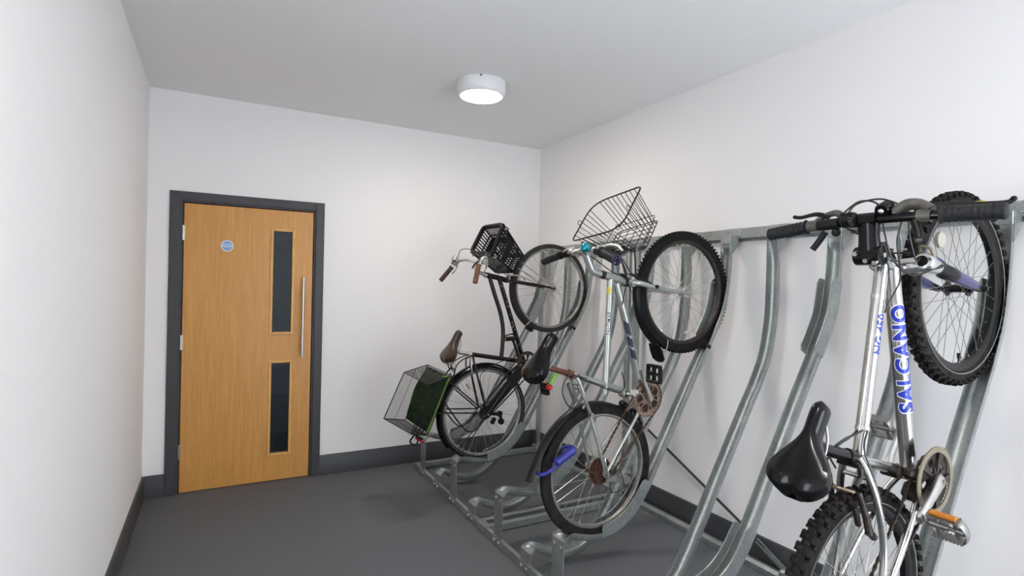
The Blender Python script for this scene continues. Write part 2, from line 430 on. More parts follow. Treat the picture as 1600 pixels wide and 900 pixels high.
# the door leaf, hung flush with the wall face
G1 = (0.381, 0.512, 1.126, 1.886); G2 = (0.383, 0.511, 0.209, 0.891)   # the two panes (x0,x1,z0,z1)
dy0, dy1 = YB + 0.004, YB + 0.048
b = MB()
xs = [DX0, G1[0], G1[1], DX1]; zs = [0.006, G2[2], G2[3], G1[2], G1[3], DZ]
for i in range(3):
    for j in range(5):
        if i == 1 and j in (1, 3): continue
        abox((xs[i], dy0, zs[j]), (xs[i+1], dy1, zs[j+1]))
door = struct(b.build('door_1', M['wood'], smooth=0), 'oak veneered door with two narrow glazed slots, set in a dark grey frame', 'door')
bm = bmesh.new(); bm.from_mesh(door.data); bmesh.ops.remove_doubles(bm, verts=bm.verts, dist=1e-5)
dup = [f for f in bm.faces if abs(f.normal.y) < 0.5 and all(len(e.link_faces) > 2 for e in f.edges)]
bmesh.ops.delete(bm, geom=dup, context='FACES'); bm.to_mesh(door.data); bm.free()
for g in (G1, G2):
    b = MB(); w = 0.020
    for lo, hi in (((g[0]-w, dy0-0.007, g[2]-w), (g[0], dy0+0.012, g[3]+w)), ((g[1], dy0-0.007, g[2]-w), (g[1]+w, dy0+0.012, g[3]+w)),
                   ((g[0], dy0-0.007, g[2]-w), (g[1], dy0+0.012, g[2])), ((g[0], dy0-0.007, g[3]), (g[1], dy0+0.012, g[3]+w))):
        abox(lo, hi)
    bead = b.build('glazing_bead', M['bead'], door, smooth=0)
    md = bead.modifiers.new('Bevel', 'BEVEL'); md.width = 0.004; md.segments = 2; md.limit_method = 'ANGLE'
    b = MB(); abox((g[0], dy0+0.018, g[2]), (g[1], dy0+0.024, g[3])); b.build('glass_pane', M['pane'], bead, smooth=0)
b = MB(); hx, hy, z0, z1 = 0.592, dy0-0.055, 0.935, 1.545
b.cyl((hx, hy, z0), (hx, hy, z1), 0.0105, seg=16)
for z in (z0+0.10, z1-0.10): b.cyl((hx, hy, z), (hx, dy0+0.001, z), 0.008, seg=12)
b.build('door_handle', M['steel'], door)
for z in (1.837, 1.065, 0.294):
    b = MB(); b.cyl((DX0-0.006, dy0-0.006, z-0.052), (DX0-0.006, dy0-0.006, z+0.052), 0.0065, seg=12)
    b.box((DX0-0.001, dy0+0.001, z), (0.014, 0.004, 0.10)); b.build('hinge', M['steel'], door)

# round blue sign on the door
sg = MB(); sc = (0.071, dy0, 1.758)
sg.lathe_y([(0.001, -0.0020), (0.0355, -0.0020), (0.0355, 0), (0.001, 0)], sc, 48)
sign = sg.build('fire_door_sign', M['sign_blue'], smooth=30)
tag(sign, 'round blue fire door sign with white rim stuck on the oak door', 'sign')
b = MB(); b.lathe_y([(0.0355, -0.0026), (0.0410, -0.0026), (0.0410, 0), (0.0355, 0)], sc, 48); b.build('rim', M['white'], sign, smooth=30, label='white rim of the round sign')
b = MB()
for body, z, size in (('Fire door', 0.0095, 0.0150), ('keep shut', -0.0060, 0.0150)):
    vs, fs = text_mesh(body, size, 0.0003)
    w = max(v[0] for v in vs); k = len(b.v)
    for x, y in vs: b.v.append(Vector((sc[0] + x - w/2, sc[1] - 0.0024, sc[2] + z + y)))
    for f in fs: b.face([k + i for i in f])
for dx in (-0.030, 0.030): b.lathe_y([(0.0005, -0.0030), (0.003, -0.0030), (0.003, -0.0018), (0.0005, -0.0018)], (sc[0]+dx, sc[1], sc[2]), 16)
b.build('lettering', M['white'], sign, smooth=0, label='white words on the round blue sign')

# round ceiling lights: one in view, and an unseen copy added to brighten the near end
def ceiling_light(lc, label):
    lamp = MB(); lamp.lathe_z([(0.02, 0.0), (0.150, 0.0), (0.157, -0.006), (0.158, -0.050), (0.152, -0.075), (0.143, -0.088), (0.134, -0.092), (0.134, -0.086), (0.02, -0.060)], lc, 64)
    lamp = lamp.build('ceiling_light', M['white'], smooth=40)
    tag(lamp, label, 'ceiling light', 'round ceiling lights of the cycle store')
    b = MB(); b.lathe_z([(0.0005, -0.106), (0.05, -0.105), (0.09, -0.101), (0.12, -0.094), (0.134, -0.087)], lc, 48); b.build('diffuser', M['lens'], lamp, smooth=60)
    b = MB(); b.cyl((lc[0]-0.07, lc[1]-0.1375, H-0.012), (lc[0]-0.072, lc[1]-0.150, H-0.012), 0.004, seg=10); b.build('screw', M['blackpl'], lamp)
ceiling_light((1.485, 3.225, H), 'round white bulkhead ceiling light above the bicycles, switched on')
ceiling_light((0.5, 0.35, H), 'round white bulkhead ceiling light added out of view to brighten the near end of the room')

# ================================================================== THE CYCLE RACK
HIGH = [(1.478,.300),(1.500,.317),(1.535,.325),(1.60,.310),(1.66,.296),(1.73,.293),(1.81,.312),(1.88,.350),(1.94,.405),(1.985,.465),(2.03,.535),(2.20,.826),(2.33,1.048),(2.41,1.180),(2.475,1.290),(2.535,1.410),(2.567,1.55),(2.580,1.68),(2.585,1.785)]
LOW = [(1.478,.108),(1.500,.126),(1.535,.132),(1.60,.104),(1.66,.078),(1.73,.066),(1.81,.081),(1.88,.117),(1.94,.172),(1.985,.235),(2.03,.305),(2.20,.596),(2.33,.815),(2.41,.950),(2.475,1.056),(2.535,1.180),(2.567,1.32),(2.580,1.45),(2.585,1.785)]
GW, GD, GT = 0.066, 0.040, 0.0030     # gutter width, depth, wall

def profile(pts): return [(p.x, p.z) for p in catmull([(x, 0, z) for x, z in pts], 5)]
def normals(pr):
    out = []
    for i in range(len(pr)):
        a, c = pr[max(i-1, 0)], pr[min(i+1, len(pr)-1)]
        dx, dz = c[0]-a[0], c[1]-a[1]; L = math.hypot(dx, dz); out.append((dz/L, -dx/L))   # pointing to the back (away from the wheel)
    return out
def gutter(pts, y):
    pr = profile(pts); nn = normals(pr); b = MB(); rings = []; s = 0.0
    for i, ((x, z), (nx, nz)) in enumerate(zip(pr, nn)):
        if i: s += math.hypot(x-pr[i-1][0], z-pr[i-1][1])
        k = min(1.0, 0.28 + s/0.10*0.72)        # the front end is beaten flat
        kt = min(1.0, max(0.25, (1.785 - z)/0.07)) if z > 1.6 else 1.0
        d = GD*k*kt; w = GW/2*(1 + 0.80*max(0.0, 1-s/0.075)**1.4)
        sec = [(-w, 0), (-w*.97, d*.55), (-w*.72, d*.88), (-w*.30, d), (w*.30, d), (w*.72, d*.88), (w*.97, d*.55), (w, 0),
               (w-GT, 0), (w*.97-GT, d*.5), (w*.66, max(d*.88-GT, d*.3)), (w*.28, max(d-GT, d*.4)), (-w*.28, max(d-GT, d*.4)), (-w*.66, max(d*.88-GT, d*.3)), (-w*.97+GT, d*.5), (-w+GT, 0)]
        rings.append([(x + nx*q, y + p, z + nz*q) for p, q in sec])
    b.loft(rings)
    return b
def side_plate(pts, y, z_lo, z_hi, s, rise, xr=None):
    """a flat strip welded to one lip of the gutter, standing out towards the wheel"""
    pr = profile(pts); nn = normals(pr); b = MB(); rings = []; yy = y + s*(GW/2 + 0.0025); th = 0.0025
    sel = [i for i, (x, z) in enumerate(pr) if z_lo <= z <= z_hi and (xr is None or xr[0] <= x <= xr[1])]
    for q, i in enumerate(sel):
        (x, z), (nx, nz) = pr[i], nn[i]; e = min(q, len(sel)-1-q); r = rise*(0.72 if e == 0 else 1.0)
        rings.append([(x + nx*.022, yy-th, z + nz*.022), (x + nx*.022, yy+th, z + nz*.022), (x - nx*r, yy+th, z - nz*r), (x - nx*r, yy-th, z - nz*r)])
    b.loft(rings); return b

def rack_module(y_near, y_far, tracks, label, brace=False, closed=True):
    """one bolted section: floor rails, end posts, top rail and the wheel gutters between them"""
    g = M['galv']
    root = thing('cycle_rack', label, 'bike rack', (1.47, (y_near+y_far)/2, 0), group='bolted sections of the cycle rack')
    off = (-1.47, -(y_near+y_far)/2, 0)
    def put(b, name, sm=35.0, parent=None, **k):
        return b.build(name, g, parent or root, off if parent is None else None, smooth=sm, **k)
    # angle iron along the front, with bolt heads
    b = MB(); y0, y1 = y_near, y_far
    b.loft([[(1.465, y, 0.002), (1.470, y, 0.002), (1.470, y, 0.042), (1.489, y, 0.042), (1.489, y, 0.047), (1.465, y, 0.047)] for y in (y0, y1)])
    fr = put(b, 'floor_rail', 0)
    for y in [t[0] for t in tracks]:
        for d in (-0.028, 0.028):
            b = MB(); b.cyl((1.4655, y+d, 0.026), (1.458, y+d, 0.026), 0.0085, seg=6); b.build('bolt', M['alloy'], fr, smooth=30)
    # cross rails and rear rail
    ends = [y_far - 0.02] + ([y_near + 0.02] if closed else [])
    for y in ends:
        b = MB(); b.rbox((2.065, y, 0.025), (1.19, 0.036, 0.046), 0.004); put(b, 'cross_rail', 20)
    b = MB(); b.loft([[(2.605, y, 0.002), (2.655, y, 0.002), (2.655, y, 0.030), (2.640, y, 0.046), (2.620, y, 0.046), (2.605, y, 0.030)] for y in (y0, y1)]); put(b, 'floor_rail', 20)
    # end posts
    for y in ends:
        b = MB(); b.rbox((2.635, y, 0.93), (0.034, 0.036, 1.80), 0.004)
        b.rbox((2.625, y, 0.035), (0.075, 0.07, 0.066), 0.006); put(b, 'post', 20)
    # top rail: angle iron fixed to the wall
    b = MB(); b.loft([[(2.698, y, 1.800), (2.690, y, 1.800), (2.690, y, 1.864), (2.655, y, 1.864), (2.655, y, 1.872), (2.698, y, 1.872)] for y in (y0-0.027, y1+0.027)])
    b.loft([[(2.655, y, 1.815), (2.650, y, 1.815), (2.650, y, 1.872), (2.655, y, 1.872)] for y in (y0-0.027, y1+0.027)])
    put(b, 'top_rail', 0)
    for y, kind, loaded in tracks:
        pts = HIGH if kind == 'high' else LOW
        tr = put(gutter(pts, y), 'wheel_track', 50)
        if kind == 'high':
            b = MB(); b.rbox((1.476, y, 0.152), (0.006, 0.102, 0.300), 0.002); b.cyl((1.473, y-0.030, 0.270), (1.466, y-0.030, 0.270), 0.007, seg=6)
            b.cyl((1.473, y+0.030, 0.270), (1.466, y+0.030, 0.270), 0.007, seg=6); put(b, 'stanchion', 20)
            for s in (-1, 1):
                put(side_plate(pts, y, 0.28, 0.52, s, 0.042, (1.71, 2.05)), 'side_plate', 20, tr)
                if s > 0 or not loaded: put(side_plate(pts, y, 1.21, 1.60, s, 0.052), 'side_plate', 20, tr)
            if loaded and y > 2:
                b = MB(); b.rbox((2.436, y-.004, 1.198), (0.040, GW, 0.034), 0.010, Matrix.Rotation(R(28), 3, 'Y')); b.build('rubber_pad', M['blackpl'], tr, smooth=30, label='black rubber pad on the track')
        else:
            b = MB(); b.rbox((1.476, y, 0.056), (0.006, 0.102, 0.108), 0.002); put(b, 'stanchion', 20)
        # bracket that carries the top of the track on the rail
        b = MB(); b.rbox((2.632, y, 1.830), (0.046, GW+0.030, 0.005), 0.0015)
        b.prism([(2.590, y-GW/2-0.004, 1.828), (2.652, y-GW/2-0.004, 1.828), (2.652, y-GW/2-0.004, 1.775), (2.592, y-GW/2-0.004, 1.715)], (0, 1, 0), 0.004)
        b.prism([(2.590, y+GW/2, 1.828), (2.652, y+GW/2, 1.828), (2.652, y+GW/2, 1.775), (2.592, y+GW/2, 1.715)], (0, 1, 0), 0.004)
        b.rbox((2.588, y, 1.806), (0.006, GW+0.004, 0.052), 0.002)
        b.rbox((2.648, y, 1.845), (0.006, GW+0.040, 0.058), 0.002)
        b.cyl((2.646, y-0.036, 1.85), (2.640, y-0.036, 1.85), 0.006, seg=6); b.cyl((2.646, y+0.036, 1.85), (2.640, y+0.036, 1.85), 0.006, seg=6)
        put(b, 'track_bracket', 20)
    if brace:      # thin angle brace along the wall, with a flat strap and foot at its low end
        b = MB(); p, q = Vector((2.662, 1.95, 0.118)), Vector((2.662, y_far-0.03, 0.585))
        d = (q-p).normalized(); n = Vector((1, 0, 0)).cross(d)
        b.loft([[e, e + n*0.007, e + n*0.007 + Vector((-.022,0,0)), e + n*0.004 + Vector((-.022,0,0)), e + n*0.004 + Vector((-.004,0,0)), e + Vector((-.004,0,0))] for e in (p, q)])
        b.build('brace', M['greasy_shaded'], root, off, smooth=20)  # dark colour stands in for shade on the galvanised brace
        b = MB(); p, q = Vector((2.648, 1.800, 0.045)), Vector((2.655, 2.010, 0.140)); d = (q-p).normalized(); n = Vector((1, 0, 0)).cross(d)*0.015
        b.loft([[e + n, e - n, e - n + Vector((-.006,0,0)), e + n + Vector((-.006,0,0))] for e in (p, q)]); put(b, 'brace_strap', 20)
        b = MB(); b.rbox((2.628, 1.800, 0.040), (0.070, 0.075, 0.075), 0.012); b.rbox((2.600, 1.800, 0.012), (0.12, 0.06, 0.020), 0.006); put(b, 'foot', 20)
        b = MB(); b.rbox((1.480, y_far+0.002, 0.050), (0.046, 0.105, 0.006), 0.002); b.rbox((1.461, y_far+0.002, 0.026), (0.006, 0.100, 0.044), 0.002); put(b, 'splice_plate', 20)
    return root

rack_module(3.085, 4.335, [(4.155,'high',False),(3.835,'low',False),(3.525,'high',True),(3.212,'low',False)], 'far section of the galvanised cycle rack, by the back corner, holding the black bicycle')
rack_module(0.500, 3.030, [(2.840,'high',False),(2.515,'low',False),(2.210,'high',True),(1.905,'low',False),(1.575,'high',False),(1.265,'low',False),(0.945,'high',True)], 'near long section of the galvanised cycle rack, holding the two silver bicycles', brace=True, closed=False)

# ================================================================== BICYCLES
# Bicycle space: f = along the wheelbase from the rear axle towards the front axle, u = the rider's up, r = the rider's right.
def P(f, u, r=0.0): return Vector((f, -r, u))
def pts(*a): return [P(*p) for p in a]

class Cycle:
    def __init__(s, name, label, rear, front, y, rad):
        th = math.atan2(front[1]-rear[1], front[0]-rear[0]); s.th = th
        s.wb = math.hypot(front[0]-rear[0], front[1]-rear[1]); s.rad = rad
        s.root = thing(name, label, 'bicycle', (rear[0], y, rear[1]-rad), (0, -th, 0), 'bicycles parked upright in the cycle rack')
        s.off = Matrix.Rotation(-th, 3, 'Y').inverted() @ Vector((0, 0, rad))
    def add(s, b, name, m, parent=None, **k):
        return b.build(name, m, parent or s.root, s.off if parent is None else None, **k)
    def each(s, name, m, runs, parent=None, **k):
        return [s.tubes(name, m, [run], parent, **k) for run in runs]
    def tubes(s, name, m, runs, parent=None, **k):
        b = MB()
        for run in runs:
            p, rad = run[0], run[1]; seg = run[2] if len(run) > 2 else 12
            b.tube(p, rad, seg)
        return s.add(b, name, m, parent, **k)

def knob_ring(b, rc, rt, y, n, size, phase=0.0, tilt=0.0, jitter=0.0):
    """n rubber blocks round a tyre; size = (along, across)"""
    for k in range(n):
        a = 2*PI*(k + phase)/n
        rad = Vector((math.cos(a), 0, math.sin(a))); tan = Vector((-math.sin(a), 0, math.cos(a)))
        lat = (Vector((0, 1, 0))*math.cos(tilt) - rad*math.sin(tilt)); out = (rad*math.cos(tilt) + Vector((0, 1, 0))*math.sin(tilt))
        mid = rad*((rc+rt)/2) + Vector((0, y, 0)); h = rt - rc
        rot = Matrix((tan, lat, out)).transposed()
        b.box(mid, (size[0], size[1], h), rot)

def make_wheel(B, c, R_, tw, bead, nsp, tread, rimmat, rubber, spokemat, hub_r=0.020, flange=0.032, hubmat=None, half=0.036, rim_h=0.020, phase=0.0, turn=0.0):
    w = MB(); rw = tw*0.29
    w.lathe_y([(bead-rim_h, -rw*.55), (bead-rim_h*.5, -rw), (bead+.004, -rw), (bead+.004, -rw+.002), (bead-.004, -rw*.6), (bead-.004, rw*.6), (bead+.004, rw-.002), (bead+.004, rw), (bead-rim_h*.5, rw), (bead-rim_h, rw*.55)], seg=72)
    wheel = B.add(w, 'wheel', rimmat, None, smooth=40)
    wheel.location = B.off + P(*c); wheel.rotation_euler = (0, 0, turn)
    t = MB(); Rc = R_ - (0.008 if tread == 'knobby' else 0.004 if tread == 'semi' else 0.0); hh = (Rc - bead)/2; mid = (Rc + bead)/2
    prof = []
    for k in range(14):
        a = -PI/2 - 0.62 + (PI + 1.24)*k/13 + PI/2
        prof.append((mid + hh*math.cos(a)*1.0, tw/2*math.sin(a)))
    prof = [(max(r, bead-.003), y) for r, y in prof]
    t.lathe_y(prof, seg=72)
    if tread == 'knobby':
        n = 54
        for y, ph in ((-.0070, 0), (.0070, .5)): knob_ring(t, Rc-.003, R_, y, n, (.0115, .0125), ph)
        for s in (-1, 1):
            knob_ring(t, Rc-.006, R_-.004, s*tw*.36, n, (.0125, .010), .25 if s > 0 else .75, s*.55)
            knob_ring(t, Rc-.014, R_-.012, s*tw*.475, n, (.0135, .009), .5 if s > 0 else 0, s*1.0)
    elif tread == 'semi':
        n = 90
        knob_ring(t, Rc-.003, R_, 0, n, (.010, .012))
        for s in (-1, 1): knob_ring(t, Rc-.006, R_-.003, s*tw*.36, n, (.0075, .009), .5, s*.6)
    tyre = B.add(t, 'tyre', rubber, wheel, smooth=30)
    if tread == 'knobby' or tread == 'line':
        for s in (-1, 1):
            q = MB(); q.lathe_y([(bead+.012, s*tw*.492), (bead+.0145, s*tw*.503), (bead+.0145, s*tw*.49), (bead+.012, s*tw*.48)], seg=72)
            B.add(q, 'sidewall_line', M['tyreline'], tyre, smooth=30)
    h = MB()
    h.lathe_y([(.0005, -half-.018), (.006, -half-.018), (.006, -half-.006), (flange*.55, -half-.006), (flange*.55, -half+.002), (flange, -half+.003), (flange, -half+.007), (hub_r, -half+.012), (hub_r*.85, 0), (hub_r, half-.012), (flange, half-.007), (flange, half-.003), (flange*.55, half-.002), (flange*.55, half+.006), (.006, half+.006), (.006, half+.018), (.0005, half+.018)], seg=28, closed_prof=False)
    B.add(h, 'hub', hubmat or M['alloy'], wheel, smooth=35)
    kinds = []
    for s in (-1, 1):
        for lead in (-1, 1):
            q = MB(); da = lead*R(62)
            p0 = Vector((flange*.9*math.cos(da), s*(half-.005), flange*.9*math.sin(da)))
            p1 = Vector(((bead-rim_h*.7), s*.004, 0))
            q.cyl(p0, p1, .00105, seg=5); q.cyl(p1 - (p1-p0).normalized()*.012, p1, .0019, seg=6)
            kinds.append(q)
    first = [None]*4
    for k in range(nsp):
        kind = k % 4; a = 2*PI*(k + phase)/nsp
        if first[kind] is None:
            o = B.add(kinds[kind], 'spoke', spokemat, wheel, smooth=60); first[kind] = o
        else:
            o = first[kind].copy(); COL.objects.link(o); o.parent = wheel
        o.rotation_euler = (0, -a, 0)
    return wheel

def arc_pts(c, rad, a0, a1, n, r=0.0):
    return [P(c[0] + rad*math.cos(R(a0 + (a1-a0)*k/n)), c[1] + rad*math.sin(R(a0 + (a1-a0)*k/n)), r) for k in range(n+1)]

def make_guard(B, path, width, m, name='mudguard', drop=0.014, th=0.0022):
    """mudguard: curved strip along a path of (f,u), domed across"""
    Q = [P(f, u) for f, u in path]; b = MB(); rings = []
    for i, p in enumerate(Q):
        t = (Q[min(i+1, len(Q)-1)] - Q[max(i-1, 0)]).normalized(); n = Vector((-t.z, 0, t.x))
        if n.dot(p - B.gc) < 0: n = -n
        e = min(i, len(Q)-1-i); w = width/2*(0.72 if e == 0 else 0.93 if e == 1 else 1)
        ring = []
        for k in range(7): y = -w + 2*w*k/6; ring.append(p + Vector((0, y, 0)) + n*(-drop*(abs(y)/w)**2.2))
        for k in range(6, -1, -1): y = (-w + 2*w*k/6)*.93; ring.append(p + Vector((0, y, 0)) + n*(-drop*(abs(y)/w)**2.2 - th))
        rings.append(ring)
    b.loft(rings); return B.add(b, name, m, None, smooth=50)

def make_saddle(B, nose, rear, width, nosew, m, notch=0.10, skirt=0.040, dome=0.016, kick=0.012, ridge=0.0, blend=(0.28, 0.76)):
    n0, r0 = P(*nose), P(*rear); ax = (r0 - n0); L = ax.length; ax.normalize()
    up = Vector((-ax.z, 0, ax.x));
    if up.z < 0: up = -up
    lat = Vector((0, 1, 0)); b = MB(); rings = []; N = 30
    for k in range(N + 1):
        s = k/N; s = s*(1.0 + .0) if s < .8 else .8 + .2*(1-(1-(s-.8)/.2)**1.6)
        q = min(1, max(0, (s - blend[0])/(blend[1]-blend[0]))); q = q*q*(3-2*q)
        w = nosew + (width/2 - nosew)*q
        if s < 0.10: w *= math.sqrt(max(0.02, 1 - (1 - s/0.10)**2))
        hk = 1.0
        if s > 0.76: e = (s-0.76)/0.24; w *= math.sqrt(max(0.0, 1-(e*.90)**2)); e = max(0, (s-.82)/.18); hk = math.sqrt(max(.0009, 1-(e**1.8)*.9991))
        if s < 0.08: hk = math.sqrt(max(.08, 1 - (1 - s/.08)**2))
        sk = skirt*(0.75 + 0.25*q)*hk; hs = kick*max(0, (s-.55)/.45)**2 - 0.006*max(0, (.2-s)/.2)**2
        ring = []
        def pt(t, z):
            al = L*(s - notch*max(0,(s-.45)/.55)**2*math.exp(-(t/0.42)**2) - 0.05*s**8*abs(t)**3)
            ring.append(n0 + ax*al + lat*(t*w) + up*(z + hs))
        for t in [-1 + 2*i/14 for i in range(15)]:
            z = dome*hk*(1-abs(t)**2.6) - ridge*q*math.exp(-(t/0.22)**2) + 0.0
            pt(t, z)
        for t, z in ((1.02, -sk*.35), (.97, -sk*.75), (.84, -sk), (.5, -sk*.9), (0, -sk*.88), (-.5, -sk*.9), (-.84, -sk), (-.97, -sk*.75), (-1.02, -sk*.35)): pt(t, z)
        if s > .5: ring = [p - up*(skirt*.78*(1-hk)) for p in ring]
        rings.append(ring)
    b.loft(rings)
    o = B.add(b, 'saddle', m, None, smooth=55)
    # steel rails below
    q = MB()
    for s in (-1, 1):
        q.tube(catmull([n0 + ax*L*.12 + up*(-skirt*.5) + lat*s*.008, n0 + ax*L*.35 - up*(skirt+.012) + lat*s*.020, n0 + ax*L*.68 - up*(skirt+.014) + lat*s*.022, n0 + ax*L*.92 - up*(skirt*.5) + lat*s*.035], 5), .0035, 8)
    B.add(q, 'saddle_rails', M['dullalloy'], o, smooth=40)
    return o

def make_chainring(B, c, r, R_, nteeth, m, style='spider', th=0.004, parent=None, name='chainring'):
    b = MB(); nt = nteeth*2
    if style == 'holes':      # five round windows and five slots, as pressed-steel rings have
        def keep(i, j):
            a = (i/nt*5) % 1.0
            if j in (3, 4): return not (0.10 < a < 0.66 or 0.78 < a < 0.98)
            if j == 2: return not (0.26 < a < 0.62)
            if j == 5: return not (0.24 < a < 0.64)
            return True
        radii = [0.006, R_*.20, R_*.36, R_*.46, R_*.58, R_*.68, R_*.78, R_]
    else:
        def keep(i, j):
            if style == 'solid': return True
            a = (i/nt*5) % 1.0
            if j in (1, 2): return a < 0.26 or a > 0.93
            return True
        radii = [0.006, R_*.30, R_*.52, R_*.76, R_*.86, R_]
    b.plate_y(P(c[0], c[1], r), radii, nt, keep, th, lambda i: (0.004 if i % 2 else -0.001), 0.3)
    return B.add(b, name, m, parent, smooth=25)

def make_crank(B, p0, p1, r0, r1, m, rad=0.011):
    b = MB(); a, c = P(p0[0], p0[1], r0), P(p1[0], p1[1], r1); d = (c-a).normalized()
    s = 1 if r0 > 0 else -1
    b.tube([a - d*.016, a, a + (c-a)*.35 + P(0,0,.002*s), a + (c-a)*.8, c, c + d*.012], [rad*1.15, rad*1.5, rad*1.1, rad*.95, rad*1.15, rad*.9], 12, flat=(0.62, 1.0), ref=(0, 1, 0))
    b.cyl(a - P(0,0,.006*s), a + P(0,0,.010*s), rad*1.05, seg=14)
    return B.add(b, 'crank_arm', m, None, smooth=50)

def make_pedal(B, c, r0, s, ang, style, m, refl=True):
    """c = spindle (f,u), r0 = where the spindle leaves the crank, s = outward side, ang = lie of the platform in the f-u plane (degrees)"""
    d = Vector((math.cos(R(ang)), 0, math.sin(R(ang)))); n = Vector((-d.z, 0, d.x)); o = Vector((0, -s, 0))
    C = P(c[0], c[1], r0); b = MB(); rot = Matrix((d, o, n)).transposed()
    if rot.determinant() < 0: rot = Matrix((d, o, -n)).transposed()
    Lr = 0.092
    b.cyl(C, C + o*(Lr+.010), .0062, seg=12); b.cyl(C + o*.014, C + o*.060, .0115, .010, seg=14)
    b.cyl(C + o*(Lr-.012), C + o*(Lr+.006), .0105, seg=14)
    if style == 'cage':
        for e in (-1, 1):
            b.box(C + o*.052 + d*e*.036, (.003, .080, .024), rot)
            for k in range(9):
                for z in (-.0135, .0135): b.box(C + o*(.016 + .009*k) + d*e*.036 + n*z, (.003, .005, .005), rot)
            b.box(C + o*.030 + d*e*.018, (.036, .010, .008), rot); b.box(C + o*.078 + d*e*.018, (.036, .010, .008), rot)
        b.tube([C + o*(.088 + .016*math.cos(t)) + d*.036*math.sin(t) for t in [(-PI/2 + PI*k/10) for k in range(11)]], .012, 8, flat=(1.0, .16), ref=tuple(n))
        b.tube([C + o*(.016 - .005*math.cos(t)) + d*.036*math.sin(t) for t in [(-PI/2 + PI*k/6) for k in range(7)]], .012, 8, flat=(1.0, .16), ref=tuple(n))
    else:
        for e in (-1, 1): b.rbox(C + o*.052 + d*e*.037, (.012, .092, .026), .004, rot)
        for k in (.010, .052, .094): b.rbox(C + o*k, (.074, .012, .024), .003, rot)
        for e in (-1, 1):
            for k in range(7): b.box(C + o*(.014 + .0125*k) + d*e*.041, (.008, .005, .030), rot)
    p = B.add(b, 'pedal', m, None, smooth=30)
    if refl:
        for e in ((1,) if refl == 1 else (-1,) if refl == -1 else (-1, 1)):
            q = MB(); q.rbox(C + o*.052 + d*e*.0425, (.008, .066, .018), .002, rot); B.add(q, 'pedal_reflector', M['amber'], p, smooth=20, label='amber reflector let into the pedal')
    return p

def make_chain(B, path, m, r, closed=True, pitch=0.0127, w=0.0075, h=0.0085):
    """roller chain: alternate wide and narrow link plates along a closed path of (f,u)"""
    Q = [P(f, u, rr) for f, u, rr in path]; 
    if closed: Q = Q + [Q[0]]
    b = MB(); carry = 0.0; k = 0
    for a, c in zip(Q, Q[1:]):
        d = c - a; L = d.length
        if L < 1e-6: continue
        d.normalize(); s = carry
        while s < L:
            p = a + d*s; n = Vector((0, 1, 0)); rot = Matrix((d, n, d.cross(n))).transposed()
            ww = w if k % 2 else w*.66
            b.box(p, (pitch*1.02, ww, h if k % 2 else h*.8), rot); s += pitch; k += 1
        carry = s - L
    return B.add(b, 'chain', m, None, smooth=0)

def tangent_path(c0, R0, c1, R1, r0, r1, n=14):
    """belt path round two circles in the f-u plane"""
    dx, dy = c1[0]-c0[0], c1[1]-c0[1]; L = math.hypot(dx, dy); th = math.atan2(dy, dx); be = math.acos((R0-R1)/L)
    out = []
    a0, a1 = th + be, th + 2*PI - be
    for k in range(n+1): a = a0 + (a1-a0)*k/n; out.append((c0[0]+R0*math.cos(a), c0[1]+R0*math.sin(a), r0))
    b0, b1 = th - be, th + be
    for k in range(n+1): a = b0 + (b1-b0)*k/n; out.append((c1[0]+R1*math.cos(a), c1[1]+R1*math.sin(a), r1))
    return out

def make_sprockets(B, wheel, r0, sizes, m, step=0.0042):
    b = MB()
    for k, rr in enumerate(sizes):
        b.plate_y((0, -(r0 + k*step), 0), [.012, rr*.45, rr*.8, rr], 40, lambda i, j: j != 1 or (i % 8) < 4, .0022, lambda i: .0022 if i % 2 else -.001)
    return B.add(b, 'sprockets', m, wheel, smooth=25)

def make_grip(B, a, c, rad, m, parent, ribs=10, endcap=None):
    b = MB(); A, Cc = Vector(a), Vector(c); L = Cc - A; n = ribs*4; P_, Rr = [], []
    for k in range(n+1):
        t = k/n; P_.append(A + L*t); e = rad*(1.0 + (0.05 if (k % 4) in (1, 2) else -0.02))
        if k == 0: e = rad*1.18
        if k == 1: e = rad*1.16
        if k == n: e = rad*.82
        Rr.append(e)
    b.tube(P_, Rr, 16)
    g = B.add(b, 'grip', m, parent, smooth=50)
    if endcap:
        q = MB(); d = L.normalized(); q.tube([Cc - d*.004, Cc - d*.001, Cc + d*.003, Cc + d*.003], [rad*1.08, rad*1.14, rad*1.0, rad*.45], 16); B.add(q, 'grip_collar', endcap, g, smooth=40)
    return g

def make_lever(B, clamp, blade, m, parent, body=None, rad=0.008, bm_=None):
    """brake lever: body clamped on the bar and a blade that follows a curved path"""
    b = MB()
    if body: b.tube(catmull(body, 4), [rad*1.5 - rad*.6*k/(len(body)*4-4) for k in range((len(body)-1)*4+1)], 10)
    b.cyl(clamp[0], clamp[1], 0.018, seg=16)
    o = B.add(b, 'brake_lever', bm_ or m, parent, smooth=45)
    q = MB(); pp = catmull(blade, 5); n = len(pp); q.tube(pp, [rad*(1.0 - .35*k/(n-1)) for k in range(n)], 10, flat=(1.25, .6), ref=(1, 0, 0)); q.ball(pp[-1], rad*.85, 10, 6)
    B.add(q, 'lever_blade', m, o, smooth=50)
    return o

